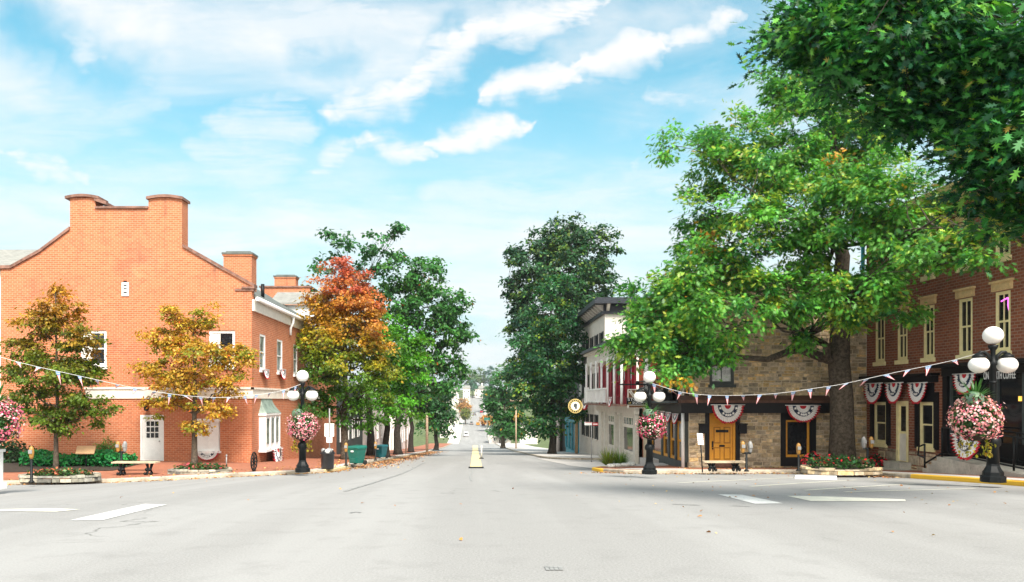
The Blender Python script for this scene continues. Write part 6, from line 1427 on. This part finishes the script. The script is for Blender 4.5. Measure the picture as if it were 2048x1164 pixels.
p = hit(1568, 931); t = thing('wooden_prop', p, 'weathered wooden trestle leaning by the shop window base', 'trestle'); k = p.y/F_PX
m = MB(); m.tube([(-8*k, 0, 0), (-4*k, .1, 17*k)], .05, 6); m.tube([(14*k, -.1, 0), (-6*k, .1, 13*k)], .045, 6); m.tube([(-6*k, .1, 13*k), (-14*k, .2, 9*k)], .04, 6); m.build('timber', M['wood'], t)
# yellow median and its marker
p0, p1 = gp(961, 937), gp(961, 886.5)
m = MB(); ys_ = np.linspace(p0[1]+.5, 172, 60); pr = None
for y in ys_:
    w = .26+.0018*(y-35); z = Hf(0.1, y); s = [(.05-w-.04, y, z-.05), (.05-w, y, z+.05), (.05+w, y, z+.05), (.05+w+.04, y, z-.05)]
    if pr:
        for k in range(3): m.quad([pr[k], pr[k+1], s[k+1], s[k]])
    else: m.quad(s)
    pr = s
me_ = m.build('median', M['faded_yellow'], None, True); me_['kind'] = 'structure'
m = MB(); z = Hf(.1, p0[1]); m.box(-.34+.05, .34+.05, p0[1]+.2, p0[1]+.45, z-.02, z+.045); o = m.build('rubber_bumper', M['tyre'], None, True); tag(o, 'black rubber strip at the near end of the yellow median', 'bumper')
yb = 52; z = Hf(.35, yb)+.1; t = thing('marker_post', (.42, yb, z), 'slim pale marker post on a black foot standing on the yellow median', 'marker post'); m = MB(); m.tube([(0, 0, .08), (0, 0, .85)], .05, 8); m.build('post', M['offwhite'], t); m = MB(); m.lathe((0, 0, 0), [(.16, 0), (.16, .04), (.06, .08)], 10); m.build('foot', M['tyre'], t)
# wheel stop in the parking bay
a, c = gp(1592, 957.5), gp(1672, 959.5); z = Hf(*a); m = MB(); d = Vector((c[0]-a[0], c[1]-a[1])); n_ = Vector((-d.y, d.x)).normalized()*.09
m.hexa([(a[0]-n_.x, a[1]-n_.y, z-.03), (c[0]-n_.x, c[1]-n_.y, Hf(*c)-.03), (c[0]+n_.x, c[1]+n_.y, Hf(*c)-.03), (a[0]+n_.x, a[1]+n_.y, z-.03), (a[0]-n_.x*.6, a[1]-n_.y*.6, z+.11), (c[0]-n_.x*.6, c[1]-n_.y*.6, Hf(*c)+.11), (c[0]+n_.x*.6, c[1]+n_.y*.6, Hf(*c)+.11), (a[0]+n_.x*.6, a[1]+n_.y*.6, z+.11)])
tag(m.build('wheel_stop', M['white'], None, True), 'white concrete wheel stop in the parking bay before the tree planter', 'wheel stop')
# fallen leaves
def litter(name, pts, n, size, seed, off=.012, cols=((.42, .20, .06), (.30, .13, .05), (.5, .32, .12))):
    rng = np.random.default_rng(seed); C = np.array([pts(rng) for _ in range(n)]); C = np.concatenate([C, (H(C[:, 0], C[:, 1])+off)[:, None]], 1)
    o = thing('x', (0, 0, 0), None, None); N = unit(rng.normal(size=(n, 3))*.3+[0, 0, 1]); pick = rng.integers(0, len(cols), n); col = np.array(cols)[pick]*(1+rng.normal(0, .3, (n, 1))).clip(.3, 1.8)
    l = leaves(name, C, N, rng.normal(size=(n, 3)), rng.uniform(.5, 1.4, n)*size, col.clip(0, .9), M['litter'], o, 'oval', .25); l.parent = None; bpy.data.objects.remove(o); tag(l, kind='stuff'); return l
def along(line, a, b_, spread, side):
    def f(rng):
        s = rng.uniform(a, b_); q = cutline(line, s, s+.3)
        if len(q) < 2: return (q[0] if q else line[-1])
        d = Vector((q[-1][0]-q[0][0], q[-1][1]-q[0][1])).normalized(); o = abs(rng.normal(0, spread))*side; return (q[0][0]-d.y*o, q[0][1]+d.x*o)
    return f
litter('fallen_leaves', along(L_KERB, 5, sL2, .22, -1), 1500, .09, 1, .015)
litter('fallen_leaves', along(L_KERB, sL2, 110, .75, -1), 3600, .12, 2, .015, ((.38, .17, .07), (.26, .11, .06), (.42, .26, .12)))
litter('fallen_leaves', along(L_KERB, 5, sL+30, 1.2, 1), 1300, .08, 3, KERB+.02)
litter('fallen_leaves', along(R_KERB1, y24, e1, .5, 1), 700, .09, 4, .015, ((.36, .16, .06), (.24, .10, .05), (.40, .28, .12)))
def box_(x0, x1, y0, y1): return lambda rng: (rng.uniform(x0, x1), rng.uniform(y0, y1))
litter('fallen_leaves', box_(3, 13.3, 9, 29.5), 170, .06, 5, .014, ((.40, .20, .07), (.26, .12, .05), (.45, .32, .14)))
litter('fallen_leaves', box_(-9, 4, 7, 28), 22, .06, 6, .014)
litter('fallen_leaves', box_(8, 16, 30.2, 32.8), 200, .08, 7, KERB+.02)
# far side of the dip: houses, cars
def far_house(px0, px1, py_e, py_b, Y, ridge, label, wm='pinkwall', rm='shingle', dep=9, chim=False):
    a, c = P(px0, py_e, Y), P(px1, py_b, Y); zg_ = min(c.z, Hf(a.x, Y))-1; t = thing('hillside_house', ((a.x+c.x)/2, Y, zg_), label, 'house', 'houses on the far hillside'); zr_ = P(0, ridge, Y).z
    m = MB(); m.box(a.x, c.x, Y, Y+dep, zg_, a.z); m.build('wall', M[wm], t, True)
    m = MB(); ov = .4; xm = Y+dep/2
    m.hexa([(a.x-ov, Y-ov, a.z), (c.x+ov, Y-ov, a.z), (c.x+ov, Y+dep+ov, a.z), (a.x-ov, Y+dep+ov, a.z), (a.x-ov+.6, xm-.1, zr_), (c.x+ov-.6, xm-.1, zr_), (c.x+ov-.6, xm+.1, zr_), (a.x-ov+.6, xm+.1, zr_)]); rf_ = m.build('roof', M[rm], t, True)
    if chim: m = MB(); xm_ = (a.x+c.x)/2+.5; m.box(xm_-.6, xm_+.6, xm-.6, xm+.6, zr_-1, zr_+2); m.build('chimney', M['offwhite'], rf_, True)
    n = max(2, int((c.x-a.x)/3.2)); F = Fac((0, Y), (1, 0), (0, -1)); hz = a.z-c.z; rows = 2 if hz > 5 else 1
    for r_ in range(rows):
        for i in range(n):
            u = a.x+(c.x-a.x)*(i+.5)/n; z = c.z+hz*(.35+.5*r_)/(1 if rows == 2 else 1.0)-(.15*hz if rows == 2 else 0)
            window(t, F, [u-.5, u+.5, z-.7, z+.8], M['white'], M['glass'], .12, True, 0, dep=-.08)
far_house(949, 977, 778, 793, 610, 771, 'pale pink house with a chimney at the top of the far hill', chim=True)
far_house(898, 917, 780, 812, 470, 775, 'white two storey house left of the far road, half hidden by trees', 'offwhite')
far_house(926, 940, 776, 800, 520, 770, 'narrow white house beside the far orange tree', 'offwhite')
far_house(880, 917, 838, 884, 330, 828, 'long pale house at the bottom of the dip behind the left trees', 'offwhite')
far_house(978, 1022, 864, 886, 300, 862, 'pale pink flat roofed building beyond the crest on the right', 'pinkwall', 'pinkwall')
far_house(917, 926, 800, 822, 430, 796, 'small grey roofed cottage left of the far road', 'pinkwall')
far_house(1040, 1075, 850, 880, 210, 840, 'pale house behind the thin pole on the right', 'offwhite')
def car(px, Y, label, m_, face=1, kind=0, cat='car'):
    x = P(px, 0, Y).x; z = Hf(x, Y); e = .5; sl = math.atan2(Hf(x, Y+3)-Hf(x, Y-3), 6)
    t = thing('parked_car', (x, Y, z), label, cat, 'cars on the far hill'); t.rotation_euler = (sl, 0, 0)
    prof = [(-2.1, .35), (-2.15, .75), (-1.2, .95), (-.65, 1.42), (.75, 1.45), (1.5, 1.0), (2.1, .9), (2.15, .4)] if kind == 0 else [(-2.4, .4), (-2.4, 1.9), (1.2, 1.95), (1.7, 1.15), (2.3, 1.0), (2.35, .4)]
    mb = MB(); L_ = [(-.85*(.9 if z_ > 1.2 else 1), y, z_) for y, z_ in prof]; R_ = [(-a, c, d) for a, c, d in L_]
    mb.quad(L_); mb.quad(R_[::-1])
    for i in range(len(prof)): j = (i+1) % len(prof); mb.quad([L_[j], L_[i], R_[i], R_[j]])
    mb.build('body', m_, t)
    g_ = MB(); g_.quad([(-.7, -1.24, 1.0), (.7, -1.24, 1.0), (.62, -.76, 1.38), (-.62, -.76, 1.38)] if kind == 0 else [(-.7, -2.41, 1.2), (.7, -2.41, 1.2), (.7, -2.41, 1.75), (-.7, -2.41, 1.75)]); g_.quad([(-.855, -.6, 1.0), (-.855, .8, 1.0), (-.80, .6, 1.36), (-.80, -.5, 1.36)]); g_.build('window', M['glass'], t)
    for sx in (-1, 1):
        for y in (-1.35, 1.35): w = MB(); w.cyl((sx*.70, y, .33), (sx*.87, y, .33), .33, None, 12); w.build('wheel', M['tyre'], t)
        w = MB(); w.box(sx*.6-.14, sx*.6+.14, -2.17 if kind == 0 else -2.43, -2.1, .62, .78); w.build('tail_light', M['red'], t)
car(932.5, 335, 'white van parked on the left of the climbing road', M['white'], kind=1, cat='van'); car(943, 400, 'grey car on the climbing road behind the white van', M['steel']); car(956, 395, 'orange car in the middle of the climbing road', M['ochre']); car(967, 392, 'dark truck by the right kerb of the climbing road', M['iron'], kind=1, cat='truck'); car(963, 470, 'dark red car higher up on the right of the climbing road', M['crimson']); car(949, 455, 'silver car higher up on the left of the climbing road', M['steel']); car(964, 500, 'white car topmost on the climbing road', M['white'])
p = P(974, 838, 330); z0 = Hf(p.x, 330); t = thing('street_sign', (p.x, 330, z0), 'green street name sign beyond the dip at the right kerb', 'sign'); m = MB(); m.tube([(0, 0, 0), (0, 0, p.z-z0)], .12, 6); m.build('post', M['steel'], t); m = MB(); m.box(-1.2, 1.2, -.1, .0, p.z-z0-.6, p.z-z0+.6); m.build('sign_panel', M['bin'], t)
tag(sheet('far_pavement', [(-10.5, 290), (-5.9, 290), (-5.9, 600), (-10.5, 600)], .03, M['walkconc'], 4, 5), kind='structure'); tag(sheet('far_pavement', [(5.3, 290), (8.5, 290), (8.5, 600), (5.3, 600)], .03, M['walkconc'], 4, 5), kind='structure')

# ---------------------------------------------------------------- haze: thin air over the whole street
hm = bpy.data.materials.new('haze'); hm.use_nodes = True; t_ = NT(hm.node_tree); t_.n.clear()
vs = t_.new('ShaderNodeVolumePrincipled'); vs.inputs['Color'].default_value = (.93, .97, 1, 1); vs.inputs['Density'].default_value = .0002; vs.inputs['Anisotropy'].default_value = .2
t_.l.new(vs.outputs[0], t_.new('ShaderNodeOutputMaterial').inputs['Volume'])
m = MB(); m.box(-1600, 1600, -90, 2700, -40, 52); tag(m.build('haze', hm), kind='stuff')
